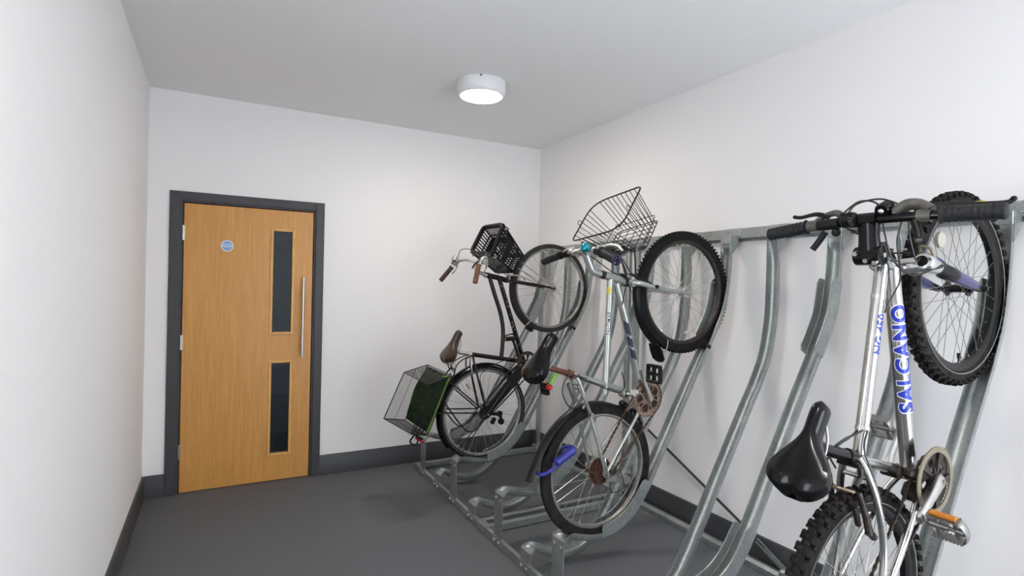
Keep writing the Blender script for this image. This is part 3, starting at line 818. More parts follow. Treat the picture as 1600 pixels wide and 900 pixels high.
# ------------------------------------------------------------------ bicycle 1: black town bicycle, far corner
B = Cycle('bicycle', 'black step-through bicycle with a plastic front basket and a wire rear basket', (1.690, .612), (2.229, 1.502), 3.522, .337)
WB = B.wb; B.gc = P(0, 0)
BBx, BBu = .462, -.100
mk = M['blackpt']
B.tubes('frame', mk, [
    (catmull(pts((.838,.476),(.795,.425),(.749,.368),(.695,.298),(.644,.240),(.580,.183),(.514,.142),(.455,.110),(.392,.080)), 5), .0150),
    (pts((.872,.408),(BBx,BBu)), .0165), (pts((.300,.310),(BBx,BBu)), .0155), (pts((.832,.512),(.893,.345)), .0185),
    (pts((.838,.490),(.846,.470)), .0205), (pts((.884,.365),(.893,.342)), .0205),
    (pts((BBx,BBu,-.036),(BBx,BBu,.036)), .0205),
    (catmull(pts((.300,.290,.014),(.255,.262,.034),(.150,.160,.056),(0,0,.066)), 4), .0075, 8), (catmull(pts((.300,.290,-.014),(.255,.262,-.034),(.150,.160,-.056),(0,0,-.066)), 4), .0075, 8),
    (catmull(pts((BBx-.01,BBu+.005,.020),(.36,-.066,.040),(.20,-.036,.058),(0,0,.066)), 4), .0090, 8), (catmull(pts((BBx-.01,BBu+.005,-.020),(.36,-.066,-.040),(.20,-.036,-.058),(0,0,-.066)), 4), .0090, 8),
    (pts((.240,.240,-.040),(.240,.240,.040)), .006, 8), (pts((0,0,.058),(0,0,.074)), .016, 10), (pts((0,0,-.058),(0,0,-.074)), .016, 10),
    (pts((.575,.062,.018),(.590,.100,.010)), .008, 8), (pts((.545,.140,0),(.600,.085,0)), .005, 8),
], smooth=45)
# pale flecks of decoration along the frame tubes
b = MB()
random.seed(3)
for k in range(26):
    t = random.uniform(.08, .92); a = random.uniform(-.5, 1.3)
    ax = (P(BBx,BBu)-P(.872,.408)).normalized(); nn = P(0, math.cos(a), math.sin(a))*1.0; nn = (P(0,math.sin(a)*.8,math.cos(a)*1.0)); nn = (nn - ax*nn.dot(ax)).normalized()
    c = P(.872,.408) + (P(BBx,BBu)-P(.872,.408))*t + nn*.0168; sd = nn.cross(ax)
    q = [c + ax*random.uniform(.004,.012), c + sd*random.uniform(.002,.004), c - ax*random.uniform(.004,.010), c - sd*random.uniform(.002,.004)]
    b.prism(q, nn, .0006)
B.add(b, 'frame_decoration', mat('cream_flecks', (.42,.36,.27), .4, var=.1), B.root.children[0], smooth=0, label='cream flecks painted along the tube')
B.tubes('fork', mk, [(catmull(pts((.902,.318,.030),(.935,.245,.044),(.985,.135,.050),(1.018,.055,.051),(WB,0,.052)), 5), [.0125,.0125,.0120]+[.0115]*3+[.0105]*4+[.0095]*4+[.0085]*3+[.0075]*4, 10),
    (catmull(pts((.902,.318,-.030),(.935,.245,-.044),(.985,.135,-.050),(1.018,.055,-.051),(WB,0,-.052)), 5), [.0125,.0125,.0120]+[.0115]*3+[.0105]*4+[.0095]*4+[.0085]*3+[.0075]*4, 10),
    (pts((.904,.316,-.040),(.904,.316,.040)), .0150), (pts((WB,0,.048),(WB,0,.062)), .010, 8), (pts((WB,0,-.048),(WB,0,-.062)), .010, 8)], smooth=45)
wr = make_wheel(B, (0,0,0), .337, .041, .300, 36, 'line', M['dullalloy'], M['rubber'], M['chrome'], rim_h=.012)
make_sprockets(B, wr, .030, [.045,.040,.036], M['greasy_shaded'])
wf = make_wheel(B, (WB,0,0), .335, .042, .297, 36, 'slick', M['dullalloy'], M['rubber_side'], M['chrome'], phase=.4, rim_h=.012)
for c, w in (((.06,.262),wr),((.10,.205),wr)):
    q = MB(); q.rbox(P(c[0],c[1],.006), (.012,.016,.048), .003, Matrix.Rotation(R(25),3,'Y')); B.add(q, 'spoke_reflector', M['clearref'], wr, smooth=20, label='pale spoke reflector')
B.gc = P(0,0); make_guard(B, [(.354*math.cos(R(a)), .354*math.sin(R(a))) for a in range(-24, 165, 5)], .056, M['blackgl'])
B.gc = P(WB,0); gf = make_guard(B, [(WB+.350*math.cos(R(a)), .350*math.sin(R(a))) for a in range(106, 190, 5)], .050, M['rubber_side'])
b = MB(); b.rbox(P(WB+.352*math.cos(R(181)), .352*math.sin(R(181)), 0), (.026, .050, .060), .008); B.add(b, 'mud_flap', M['blackpl'], gf, smooth=30)
B.each('mudguard_stay', M['chrome'], [(catmull(pts((WB-.330,.030,.030),(WB-.335,.040,-.0),(WB-.330,.030,-.030)),4), .0025, 6), (pts((WB-.300,.028,.024),(WB-.345,.045,.028)), .003, 6)], gf, smooth=30)
B.each('mudguard_stay', M['blackpl'], [(pts((.345,-.130,.024),(.02,-.01,.070)), .003, 6), (pts((-.345,.055,.026),(-.01,.005,.072)), .003, 6), (pts((-.345,.020,.026),(-.01,-.004,.072)), .003, 6), (pts((.345,-.130,-.024),(.02,-.01,-.070)), .003, 6), (pts((-.345,.055,-.026),(-.01,.005,-.072)), .003, 6)], smooth=30)
# steering
B.tubes('stem', M['chrome'], [(catmull(pts((.832,.512),(.818,.560),(.822,.592),(.852,.604),(.880,.600)), 5), .0125), (pts((.880,.600,-.022),(.880,.600,.022)), .0185), (pts((.828,.520),(.834,.502)), .020)], smooth=45)
hb = B.tubes('handlebar', M['chrome'], [(catmull(pts((.676,.686,-.268),(.760,.674,-.264),(.845,.662,-.250),(.886,.630,-.185),(.882,.604,-.085),(.880,.600,0),(.882,.604,.085),(.886,.630,.185),(.850,.680,.240),(.760,.676,.255),(.676,.652,.267)), 6), .0110, 12)], smooth=50)
make_grip(B, P(.800,.668,-.258), P(.668,.686,-.268), .0165, M['darkbrown'], hb)
make_grip(B, P(.795,.686,.250), P(.672,.650,.268), .0165, M['browngrip'], hb)
for s in (-1, 1):
    make_lever(B, (P(.832,.664,s*.238), P(.832,.664,s*.268)), [P(.842,.655,s*.250), P(.825,.638,s*.256), P(.795,.632,s*.262), P(.765,.636,s*.266)], M['dullalloy'], hb, [P(.850,.650,s*.245), P(.835,.652,s*.250)], .007)
b = MB(); c = P(.856,.692,-.240); b.ball(c, .028, 16, 8, (1,1,.72)); b.cyl(c - P(0,.02,0), P(.850,.664,-.250), .010); b.ball(c + P(-.030,-.004,-.018), .008, 8, 6); B.add(b, 'bell', M['chrome'], hb, smooth=50)
B.tubes('shifter', M['blackpl'], [(pts((.838,.668,.200),(.842,.664,.230)), .017), (catmull(pts((.835,.675,.205),(.800,.690,.195),(.765,.690,.190)),4), .006, 8)], hb, smooth=40)
B.each('cable', M['cable'], [
    (catmull(pts((.850,.655,-.240),(.930,.690,-.220),(.965,.640,-.150),(.950,.520,-.040),(.905,.350,.030)), 8), .0026, 6),
    (catmull(pts((.845,.655,.235),(.905,.660,.200),(.925,.560,.100),(.880,.430,.024),(.760,.270,.022)), 8), .0026, 6),
    (catmull(pts((.850,.650,.210),(.960,.610,.170),(.945,.480,.060),(.915,.360,.036)), 8), .0026, 6),
    (catmull(pts((.420,.030,.026),(.330,.115,.030),(.200,.180,.045),(.060,.050,.078)), 6), .0026, 6),
    (pts((.745,.255,.020),(.500,-.050,.024)), .0026, 6)], smooth=50)
b = MB()
for s in (-1, 1):
    b.tube(catmull(pts((.925,.350,s*.012),(.945,.330,s*.040),(.968,.270,s*.046),(.962,.235,s*.030)), 5), .006, 8)
b.cyl(P(.915,.345,-.010), P(.935,.352,.010), .011); B.add(b, 'brake_caliper', M['alloy'], smooth=45)
b = MB()
for s in (-1, 1):
    b.tube(catmull(pts((.285,.292,s*.014),(.262,.300,s*.040),(.205,.262,s*.048),(.188,.236,s*.030)), 5), .006, 8)
b.cyl(P(.275,.285,-.012), P(.290,.292,.012), .011); B.add(b, 'brake_caliper', M['alloy'], smooth=45)
# seat
B.tubes('seatpost', M['alloy'], [(pts((.312,.280),(.268,.392)), .0128), (pts((.268,.392),(.262,.428)), .011), (pts((.262,.432,-.024),(.262,.432,.024)), .014)], smooth=45)
B.tubes('seat_clamp', M['chrome'], [(pts((.303,.302),(.294,.325)), .0185), (pts((.285,.312,-.02),(.285,.312,.02)), .006, 8)], smooth=40)
sd = make_saddle(B, (.400,.478), (.150,.462), .195, .020, M['leather'], notch=.06, skirt=.045, dome=.014, kick=.012)
B.each('saddle_spring', M['chrome'], [([P(.172+.016*math.cos(t), .425-.028+.056*t/(2*PI*4), s*.052+.016*math.sin(t)) for t in [k*PI/6 for k in range(49)]], .0022, 6) for s in (-1, 1)], sd, smooth=40)
# drive
cr = make_chainring(B, (BBx,BBu), .046, .080, 40, M['greasy_shaded'])
make_crank(B, (BBx,BBu), (BBx-.085,BBu-.165), .062, .078, M['alloy']); make_crank(B, (BBx,BBu), (BBx+.107,BBu+.132), -.062, -.074, M['greasy_shaded'])
make_pedal(B, (BBx-.100,BBu-.180), .082, 1, 40, 'block', M['blackpl']); make_pedal(B, (BBx+.107,BBu+.132), -.078, -1, 122, 'block', M['blackpl'])
B.tubes('bottom_bracket', M['rust'], [(pts((BBx,BBu,.034),(BBx,BBu,.060)), .0150), (pts((BBx,BBu,-.034),(BBx,BBu,-.060)), .0150)], smooth=40)
# chaincase: flat tapered case over the chain
b = MB(); out = tangent_path((.375,-.080), .040, (.015,0), .028, .050, .050)
b.prism([P(f,u,.040) for f,u,_ in out], (0,-1,0), .018); cc = B.add(b, 'chain_guard', M['blackpl'], smooth=30)
make_chain(B, tangent_path((BBx,BBu), .080, (0,0), .040, .046, .036), M['greasy_shaded'], .046)
b = MB(); b.rbox(P(.030,-.055,.068), (.075,.014,.024), .005, Matrix.Rotation(R(70),3,'Y')); b.cyl(P(.045,-.085,.060),P(.045,-.085,.076),.022); b.cyl(P(.005,-.125,.060),P(.005,-.125,.076),.022)
b.rbox(P(.025,-.105,.077), (.070,.004,.022), .002, Matrix.Rotation(R(-45),3,'Y')); b.rbox(P(-.018,-.065,.070), (.05,.02,.03), .006); B.add(b, 'derailleur', M['blackpl'], smooth=35)
for s in (-1, 1): b = MB(); b.cyl(P(0,0,s*.070),P(0,0,s*.090),.010,seg=6); B.add(b,'axle_nut',M['chrome'],smooth=30)
# carrier over the rear wheel
cw = .062; bars = []
for s in (-1, 0, 1): bars.append((pts((.120,.368,s*cw),(-.330,.362,s*cw)), .005, 8))
bars.append((catmull(pts((.120,.368,-cw),(.150,.368,-.03),(.150,.368,.03),(.120,.368,cw)),5), .005, 8)); bars.append((pts((-.330,.362,-cw),(-.330,.362,cw)), .005, 8)); bars.append((pts((-.10,.365,-cw),(-.10,.365,cw)), .005, 8))
for s in (-1, 1):
    bars.append((pts((.06,.366,s*cw),(.005,.012,s*.078)), .005, 8)); bars.append((pts((-.17,.364,s*cw),(.005,.012,s*.078)), .005, 8))
    bars.append((catmull(pts((-.06,.365,s*.075),(-.150,.150,s*.082),(-.160,.060,s*.082),(-.105,.020,s*.082),(.005,.012,s*.078)),5), .005, 8))
    bars.append((catmull(pts((.130,.368,s*.040),(.200,.372,s*.040),(.270,.330,s*.030),(.292,.300,s*.020)),5), .004, 8))
bars.append((catmull(pts((.135,.372,-.03),(.165,.410,-.028),(.195,.415,0),(.165,.410,.028),(.135,.372,.03)),5), .004, 8))
car = B.tubes('luggage_carrier', M['blackpl'], bars, smooth=45)
b = MB(); b.rbox(P(-.365,.330,.015), (.016,.075,.05), .006); B.add(b, 'tail_reflector', M['red'], car, smooth=25, label='red tail reflector under the carrier')
b = MB(); b.rbox(P(-.350,.350,0), (.012,.090,.06), .004); b.tube(catmull(pts((-.352,.330,-.02),(-.400,.320,-.02),(-.412,.350,0),(-.400,.380,.0),(-.355,.375,0)),4), .006, 8); B.add(b, 'carrier_hook', M['blackpl'], car, smooth=35)
# rear wire basket (leans to its left)
def RB(f, u, r): return P(f, u - r*.17, r)
base = [RB(.098,.452,.165), RB(-.305,.392,.165), RB(-.305,.392,-.165), RB(.098,.452,-.165)]
rim = [RB(-.030,.568,.172), RB(-.345,.500,.172), RB(-.362,.528,-.172), RB(-.030,.572,-.172)]
b = MB()
def wire(mb, q, rad, closed=False): mb.tube(q, rad, 6, closed)
def ring_of(c, n=4): 
    return [c[i] + (c[(i+1)%4]-c[i])*k/n for i in range(4) for k in range(n)]
wire(b, rim, .0042, True); wire(b, base, .0035, True)
mid = [base[i]*.5 + rim[i]*.5 for i in range(4)]; wire(b, mid, .0022, True)
for i in range(4): wire(b, [base[i], rim[i]], .0036)
rb = B.add(b, 'wire_basket', M['blackpl'], car, smooth=45)
b = MB()
def mesh_quad(mb, q, nx, ny, rad):
    for i in range(nx+1): t = i/nx; mb.tube([q[0]*(1-t)+q[1]*t, q[3]*(1-t)+q[2]*t], rad, 4)
    for j in range(ny+1): t = j/ny; mb.tube([q[0]*(1-t)+q[3]*t, q[1]*(1-t)+q[2]*t], rad, 4)
for i in range(4):
    j = (i+1) % 4; mesh_quad(b, [base[i], base[j], rim[j], rim[i]], 52 if i in (0, 2) else 44, 20, .0006)
mesh_quad(b, [base[0], base[1], base[2], base[3]], 34, 28, .0008)
B.add(b, 'basket_mesh', M['blackpl'], rb, smooth=0, label='fine black wire mesh of the basket')
# plastic front basket
b = MB()
rimc = [P(1.160,.648,.155), P(.935,.610,.155), P(.950,.640,-.155), P(1.165,.655,-.155)]
basc = [P(1.075,.372,.118), P(.940,.374,.118), P(.925,.395,-.118), P(1.070,.390,-.118)]
def slot(nx, ny):
    def keep(i, j):
        if j in (0, 1, ny-1, ny-2) or i in (0, nx-1): return True
        if (j // 5) * 5 == j and j > 0: return True
        if abs(j - ny*0.55) < 1.6: return True
        return i % 2 == 0
    return keep
for i in range(4):
    j = (i+1) % 4; nx = 23 if i in (1, 3) else 19
    b.panel([basc[i], basc[j], rimc[j], rimc[i]], nx, 22, slot(nx, 22), .0030)
b.panel([basc[0], basc[1], basc[2], basc[3]], 15, 19, lambda i, j: i % 2 == 0 or j in (0, 1, 17, 18, 9), .0030)
fb = B.add(b, 'front_basket', M['blackpl'], smooth=0)
b = MB()
def rounded(c, k=.18, n=5):
    out = []
    for i in range(len(c)):
        p, q, s = c[i-1], c[i], c[(i+1) % len(c)]
        a, d = q + (p-q)*k, q + (s-q)*k
        for t in range(n+1):
            t /= n; out.append(a*(1-t)**2 + q*2*t*(1-t) + d*t*t)
    return out
b.tube(rounded(rimc, .16), .0105, 8, True); b.tube(rounded(basc, .12), .006, 8, True)
for i in range(4): b.tube([basc[i], rimc[i]], .0065, 8)
B.add(b, 'basket_rim', M['blackpl'], fb, smooth=50)
b = MB()
for c in (rimc[0]*.86 + basc[0]*.14, rimc[1]*.86 + basc[1]*.14, rimc[2]*.86 + basc[2]*.14): b.cyl(c + P(0,0,.006), c - P(0,0,.012), .0125, seg=14)
B.add(b, 'basket_stud', M['dullalloy'], fb, smooth=40)
b = MB(); b.rbox(P(1.185,.560,.04), (.020,.030,.030), .006); b.cyl(P(1.19,.56,.04), P(1.20,.56,.04), .012); B.add(b, 'basket_clip', M['blackpl'], fb, smooth=30)
B.each('basket_stay', M['chrome'], [(pts((.985,.372,s*.085),(WB-.004,.006,s*.064)), .0028, 6) for s in (-1, 1)] + [(pts((1.040,.372,s*.085),(WB+.004,.006,s*.064)), .0028, 6) for s in (-1, 1)] + [(pts((.880,.600,s*.030),(.930,.560,s*.06)), .005, 6) for s in (-1, 1)], fb, smooth=40)
B1 = B
# the bag lying in the rear basket
bag = thing('bag', 'dark green folded bag with lime edging lying in the wire rear basket', 'bag')
bag.matrix_world = Matrix.Translation(B1.root.location) @ Matrix.Rotation(-B1.th, 4, 'Y') @ Matrix.Translation(B1.off + RB(-.10,.425,0))
def q4(t): return [(.105+.0)*1, t]
o0 = RB(-.10,.425,0)
b = MB(); rings = []
for k in range(9):
    t = k/8; f = -.290 + .375*t; u0 = .392 + .060*(f+.305)/.403 + .004; h = .062*(1 - abs(2*t-1)**4*.7)
    ring = []
    for i in range(9):
        r = -.150 + .300*i/8; ring.append(RB(f, u0 + h*(1-abs(2*i/8-1)**4*.8) + .006*math.sin(9*t+3*i), r) - o0)
    for i in range(8, -1, -1):
        r = -.150 + .300*i/8; ring.append(RB(f, u0, r) - o0)
    rings.append(ring)
b.loft(rings); b.build('bag_body', M['green'], bag, smooth=60)
b = MB(); b.tube([RB(.085,.458,.156)-o0, RB(-.10,.430,.160)-o0, RB(-.292,.402,.156)-o0], .0060, 8); b.tube([RB(.060,.50,.150)-o0, RB(.085,.458,.156)-o0], .004, 6); b.build('edge_trim', M['lime'], bag, smooth=45, label='lime green edging')

# ------------------------------------------------------------------ bicycle 2: silver bicycle in the middle
B = Cycle('bicycle', 'silver bicycle with a black wire front basket and rusty chainring', (1.702, .600), (2.262, 1.499), 2.210, .335)
WB = B.wb
BBx, BBu = .442, -.050
sm = M['silverpt']
fr = B.tubes('frame', sm, [
    (pts((.846,.462),(.372,.186)), .0165), (pts((.846,.418),(.700,.235),(BBx,BBu)), .0205), (pts((.322,.412),(BBx,BBu)), .0160), (pts((.836,.505),(.884,.368)), .0190), (pts((.850,.472),(.836,.505)), .0205),
    (pts((BBx,BBu,-.036),(BBx,BBu,.036)), .0210),
    (catmull(pts((.328,.392,.016),(.300,.350,.034),(.17,.195,.054),(0,0,.068)), 4), .0085, 10), (catmull(pts((.328,.392,-.016),(.300,.350,-.034),(.17,.195,-.054),(0,0,-.068)), 4), .0085, 10),
    (catmull(pts((BBx,BBu,.020),(.34,-.040,.044),(.18,-.020,.058),(0,0,.068)), 4), .0085, 10), (catmull(pts((BBx,BBu,-.020),(.34,-.040,-.044),(.18,-.020,-.058),(0,0,-.068)), 4), .0085, 10),
    (pts((0,0,.060),(0,0,.074)), .018, 10), (pts((0,0,-.060),(0,0,-.074)), .018, 10), (pts((.285,.330,-.040),(.285,.330,.040)), .007, 8), (pts((.372,.186),(.340,.168)), .0130),
], smooth=45)
# markings: dark word on the upper tube, navy slashes on the down tube, yellow sticker
b = MB(); ax = (P(.846,.462)-P(.372,.186)).normalized(); tm = text_mesh('PALOMAR', .026, 0.00015, 1.15, length=.117)
wrap_text(b, tm, P(.372,.186), ax, P(-.30,.45,1.0), .0165, .0006, .263)
B.add(b, 'frame_lettering', M['decalk'], fr, smooth=0, label='dark word along the upper frame tube')
b = MB(); a0, a1 = P(.846,.418), P(.700,.235); dd = P(BBx,BBu); ax = (a0-dd).normalized()
for k, (s0, ln) in enumerate(((.212,.052),(.278,.050),(.344,.068))):
    vs = [];  m_, n_ = 4, 8
    vs2 = [((s0 + ln*i/m_ - .018 + .030*(j/n_)), -.017 + .034*j/n_) for i in range(m_+1) for j in range(n_+1)]
    fs = [[i*(n_+1)+j, i*(n_+1)+j+1, (i+1)*(n_+1)+j+1, (i+1)*(n_+1)+j] for i in range(m_) for j in range(n_)]
    ins = [(x, y) for x, y in vs2]
    wrap_text(b, (ins, fs), dd, ax, P(-.2,-.05,1.0), .0206, .0008)
B.add(b, 'frame_lettering', M['navy'], fr, smooth=0, label='navy slanted marks along the lower frame tube')
b = MB()
vs2 = [(.47 + .034*i/3, -.016 + .032*j/6) for i in range(4) for j in range(7)]; fs = [[i*7+j, i*7+j+1, (i+1)*7+j+1, (i+1)*7+j] for i in range(3) for j in range(6)]
ax = (P(.846,.462)-P(.372,.186)).normalized(); wrap_text(b, (vs2, fs), P(.372,.186), ax, P(-.35,1.2,.3), .0165, .0006)
B.add(b, 'sticker', M['yellow'], fr, smooth=0, label='yellow sticker at the top of the frame')
def taper(n, a, c): return [a + (c-a)*k/(n-1) for k in range(n)]
fk = [catmull(pts((.890,.352,s*.034),(.905,.325,s*.052),(.950,.215,s*.056),(1.005,.090,s*.056),(WB,0,s*.057)), 5) for s in (-1, 1)]
B.tubes('fork', sm, [(q, taper(len(q), .0170, .0095), 12) for q in fk] + [(pts((.890,.350,-.045),(.890,.350,.045)), .0190), (pts((WB,0,.050),(WB,0,.066)), .013, 10), (pts((WB,0,-.050),(WB,0,-.066)), .013, 10)], smooth=45)
B.tubes('headset', M['greasy_shaded'], [(pts((.882,.374),(.890,.352)), .0225), (pts((.837,.503),(.829,.526)), .0215)], smooth=40)
wr = make_wheel(B, (0,0,0), .335, .050, .2795, 36, 'slick', M['dullalloy'], M['rubber_dusty'], M['chrome'], half=.030, rim_h=.010)
make_sprockets(B, wr, .022, [.068,.062,.056,.049,.042,.036,.030], M['rustred'], .0040)
wf = make_wheel(B, (WB,0,0), .335, .048, .2795, 36, 'semi', M['greasy_shaded'], M['rubber'], M['chrome'], phase=.5, rim_h=.013)
a = R(222); q = MB(); q.rbox(P(.215*math.cos(a), .215*math.sin(a), .012), (.016,.020,.072), .004, Matrix.Rotation(R(-60),3,'Y')); B.add(q, 'spoke_reflector', M['clearref'], wf, smooth=20, label='pale spoke reflector')
B.gc = P(0,0); mg = make_guard(B, [(f,u) for f,_,u in catmull([(-.215,0,.352),(-.130,0,.366),(-.043,0,.372),(.040,0,.366),(.109,0,.347),(.170,0,.318),(.215,0,.283),(.262,0,.238),(.300,0,.170),(.325,0,.090),(.345,0,.010)], 3)], .062, M['blackpl'], drop=.016)
b = MB(); b.rbox(P(.352,.030,0), (.030,.030,.060), .008); B.add(b, 'mudguard_bracket', M['blackpl'], mg, smooth=30)
B.gc = P(WB,0); mg2 = make_guard(B, [(WB+.352*math.cos(R(x)), .352*math.sin(R(x))) for x in range(112, 178, 5)] + [(.700,.010),(.690,-.035)], .058, M['blackpl'], drop=.016)
b = MB(); f0 = [P(.712,.030,-.036), P(.712,.030,.036), P(.686,-.012,.046), P(.664,-.044,.044), P(.655,-.058,.026), P(.652,-.062,0), P(.655,-.058,-.026), P(.664,-.044,-.044), P(.686,-.012,-.046)]
b.prism(f0, P(.7,-.7,0).normalized(), .006); B.add(b, 'mud_flap', M['blackpl'], mg2, smooth=20)
B.tubes('mudguard_tie', M['clearref'], [(catmull([P(WB+d*math.cos(R(186)), d*math.sin(R(186)), r) for d, r in ((.285,.020),(.320,.034),(.352,.030),(.366,0))],4), .0028, 6)], mg2, smooth=30)
# steering
st = catmull(pts((.829,.526),(.818,.560),(.820,.585),(.838,.618),(.866,.664)), 6)
B.tubes('stem', sm, [(st, taper(len(st), .0185, .0200)), (pts((.868,.668,-.030),(.868,.668,.030)), .0200), (pts((.812,.562),(.806,.548)), .010, 8)], smooth=50)
hb = B.tubes('handlebar', M['alloy'], [(catmull(pts((.806,.686,-.300),(.845,.680,-.190),(.868,.670,-.080),(.868,.668,0),(.868,.670,.080),(.842,.680,.190),(.799,.679,.300)), 6), .0120, 12)], smooth=50)
make_grip(B, P(.846,.680,-.186), P(.803,.687,-.306), .0195, M['grip'], hb, endcap=None)
make_grip(B, P(.842,.680,.176), P(.797,.678,.306), .0225, M['grip'], hb, endcap=M['navy'])
b = MB(); b.tube(pts((.858,.674,-.125),(.851,.677,-.165)), .019, 14); b.tube(pts((.8465,.680,-.170),(.846,.680,-.186)), .021, 14); B.add(b, 'shifter', M['blackpl'], hb, smooth=45)
b = MB(); b.tube(pts((.860,.674,.110),(.853,.679,.160)), .021, 14); B.add(b, 'shifter', M['blackpl'], hb, smooth=45)
for s in (-1, 1):
    make_lever(B, (P(.866,.672,s*.085), P(.864,.673,s*.108)), [P(.882,.668,s*.110), P(.905,.655,s*.150), P(.900,.650,s*.210), P(.872,.652,s*.262)], M['alloy'], hb, [P(.866,.672,s*.095), P(.885,.668,s*.105), P(.890,.664,s*.125)], .0085)
b = MB(); c = P(.874,.690,.025); b.ball(c, .027, 16, 8, (1,1,.8)); bell = B.add(b, 'bell', M['teal'], hb, smooth=50, label='teal bell on the handlebar')
b = MB(); b.cyl(c - P(.004,.016,0), P(.866,.672,.025), .010); b.tube(catmull(pts((.866,.680,.000),(.884,.695,-.006),(.900,.702,.004)),4), .005, 8); B.add(b, 'bell_mount', M['blackpl'], bell, smooth=40)
B.each('cable', M['cable'], [
    (catmull(pts((.880,.668,-.125),(.870,.640,-.010),(.850,.520,.060),(.870,.420,.055),(.845,.330,.030)), 8), .0028, 6),
    (catmull(pts((.880,.668,.125),(.930,.600,.110),(.935,.500,.070),(.925,.400,.040),(.940,.350,.020)), 8), .0028, 6),
    (catmull(pts((.860,.660,.150),(.900,.560,.130),(.870,.440,.085),(.760,.345,.030)), 8), .0028, 6),
    (catmull(pts((.480,.150,.018),(.430,.105,.030),(.385,.115,.036),(.365,.170,.030),(.350,.260,.028),(.325,.395,.022)), 6), .0028, 6),
    (catmull(pts((.345,.330,.030),(.305,.440,.046),(.225,.440,.050),(.180,.360,.048),(.215,.300,.044)), 6), .0028, 6),
    (catmull(pts((.06,-.07,.062),(-.01,-.13,.080),(-.06,-.06,.082),(.05,-.015,.078),(.18,-.025,.066)), 6), .0024, 6)], smooth=50)
for (c, wq) in (((.905,.330), .0), ((.262,.272), .0)):
    b = MB()
    for s in (-1, 1):
        d = P(c[0]-(.0 if c[0] > .5 else 0), c[1]); base_ = (P(.945,.232,s*.060) if c[0] > .5 else P(.205,.235,s*.058)); tip = (P(.918,.392,s*.040) if c[0] > .5 else P(.290,.372,s*.046))
        b.tube([base_, base_*.6 + tip*.4 - P(0,0,-s*.004), tip], .0075, 8); b.cyl(base_ + P(0,0,-s*.006), base_ + P(0,0,s*.014), .010)
        pm = base_*.72 + tip*.28; b.rbox(pm + P(0,0,-s*.022), (.040,.014,.012), .003); b.cyl(pm + P(0,0,-s*.02), pm + P(0,0,s*.014), .005, seg=8)
    b.tube([(P(.918,.392,k) if c[0] > .5 else P(.290,.372,k)) for k in (-.045,.045)], .003, 6)
    B.add(b, 'rim_brake', M['blackpl'] if c[0] > .5 else M['dullalloy'], smooth=40)
# seat
B.tubes('seatpost', M['postbrown'], [(pts((.325,.400),(.282,.560)), .0140), (pts((.286,.545),(.281,.568)), .017)], smooth=45)
B.tubes('seat_clamp', M['postbrown'], [(pts((.326,.398),(.320,.424)), .0195), (pts((.310,.402,-.025),(.310,.402,.030)), .006, 8), (pts((.295,.412,.022),(.340,.380,.030)), .005, 8)], smooth=40)
sd = make_saddle(B, (.440,.612), (.172,.610), .165, .021, M['blackgl'], notch=.05, skirt=.050, dome=.020, kick=.010)
b = MB(); b.rbox(P(.208,.500,.028), (.026,.034,.026), .007); rl = B.add(b, 'rear_light', M['red'], sd, smooth=30, label='red rear light under the saddle')
b = MB(); b.rbox(P(.248,.510,.040), (.060,.020,.016), .005); B.add(b, 'light_strap', M['lime'], rl, smooth=30, label='lime strap of the rear light')
# drive
make_chainring(B, (BBx,BBu), .050, .094, 48, M['rust'], 'holes', .004)
make_chainring(B, (BBx,BBu), .043, .074, 38, M['greasy_shaded'], 'solid', .003)
make_crank(B, (BBx,BBu), (BBx+.084,BBu+.148), .066, .082, M['alloy']); make_crank(B, (BBx,BBu), (BBx-.084,BBu-.148), -.060, -.076, M['alloy'])
make_pedal(B, (BBx+.090,BBu+.128), .105, 1, 32, 'block', M['blackpl'], refl=False); make_pedal(B, (BBx-.084,BBu-.148), -.080, -1, 32, 'block', M['blackpl'], refl=False)
make_chain(B, tangent_path((BBx,BBu), .090, (.0,.0), .050, .050, .040), M['rustred'], .05)
b = MB(); b.tube(catmull(pts((.405,.055,.020),(.412,.040,.040),(.408,.030,.055)),4), .010, 10); b.rbox(P(.425,.048,.050), (.055,.012,.030), .004, Matrix.Rotation(R(55),3,'Y')); b.cyl(P(.398,.062,-.02), P(.398,.062,.022), .0195); B.add(b, 'front_derailleur', M['chrome'], smooth=40)
b = MB(); b.rbox(P(-.010,-.040,.072), (.060,.022,.034), .006, Matrix.Rotation(R(60),3,'Y')); b.cyl(P(0,0,.068),P(0,0,.090),.012); b.cyl(P(0,-.075,.048),P(0,-.075,.060),.024); b.cyl(P(.030,-.150,.048),P(.030,-.150,.060),.022)
b.rbox(P(.015,-.112,.062), (.105,.003,.026), .001, Matrix.Rotation(R(68),3,'Y')); b.rbox(P(.015,-.112,.046), (.105,.003,.026), .001, Matrix.Rotation(R(68),3,'Y')); B.add(b, 'derailleur', M['dullalloy'], smooth=35)
b = MB(); b.tube(catmull(pts((0,0,.088),(.030,.045,.094),(.062,.070,.092)),4), .005, 8); b.cyl(P(0,0,.080),P(0,0,.092),.011); b.cyl(P(0,0,-.075),P(0,0,-.092),.011); B.add(b, 'quick_release', M['chrome'], smooth=40)
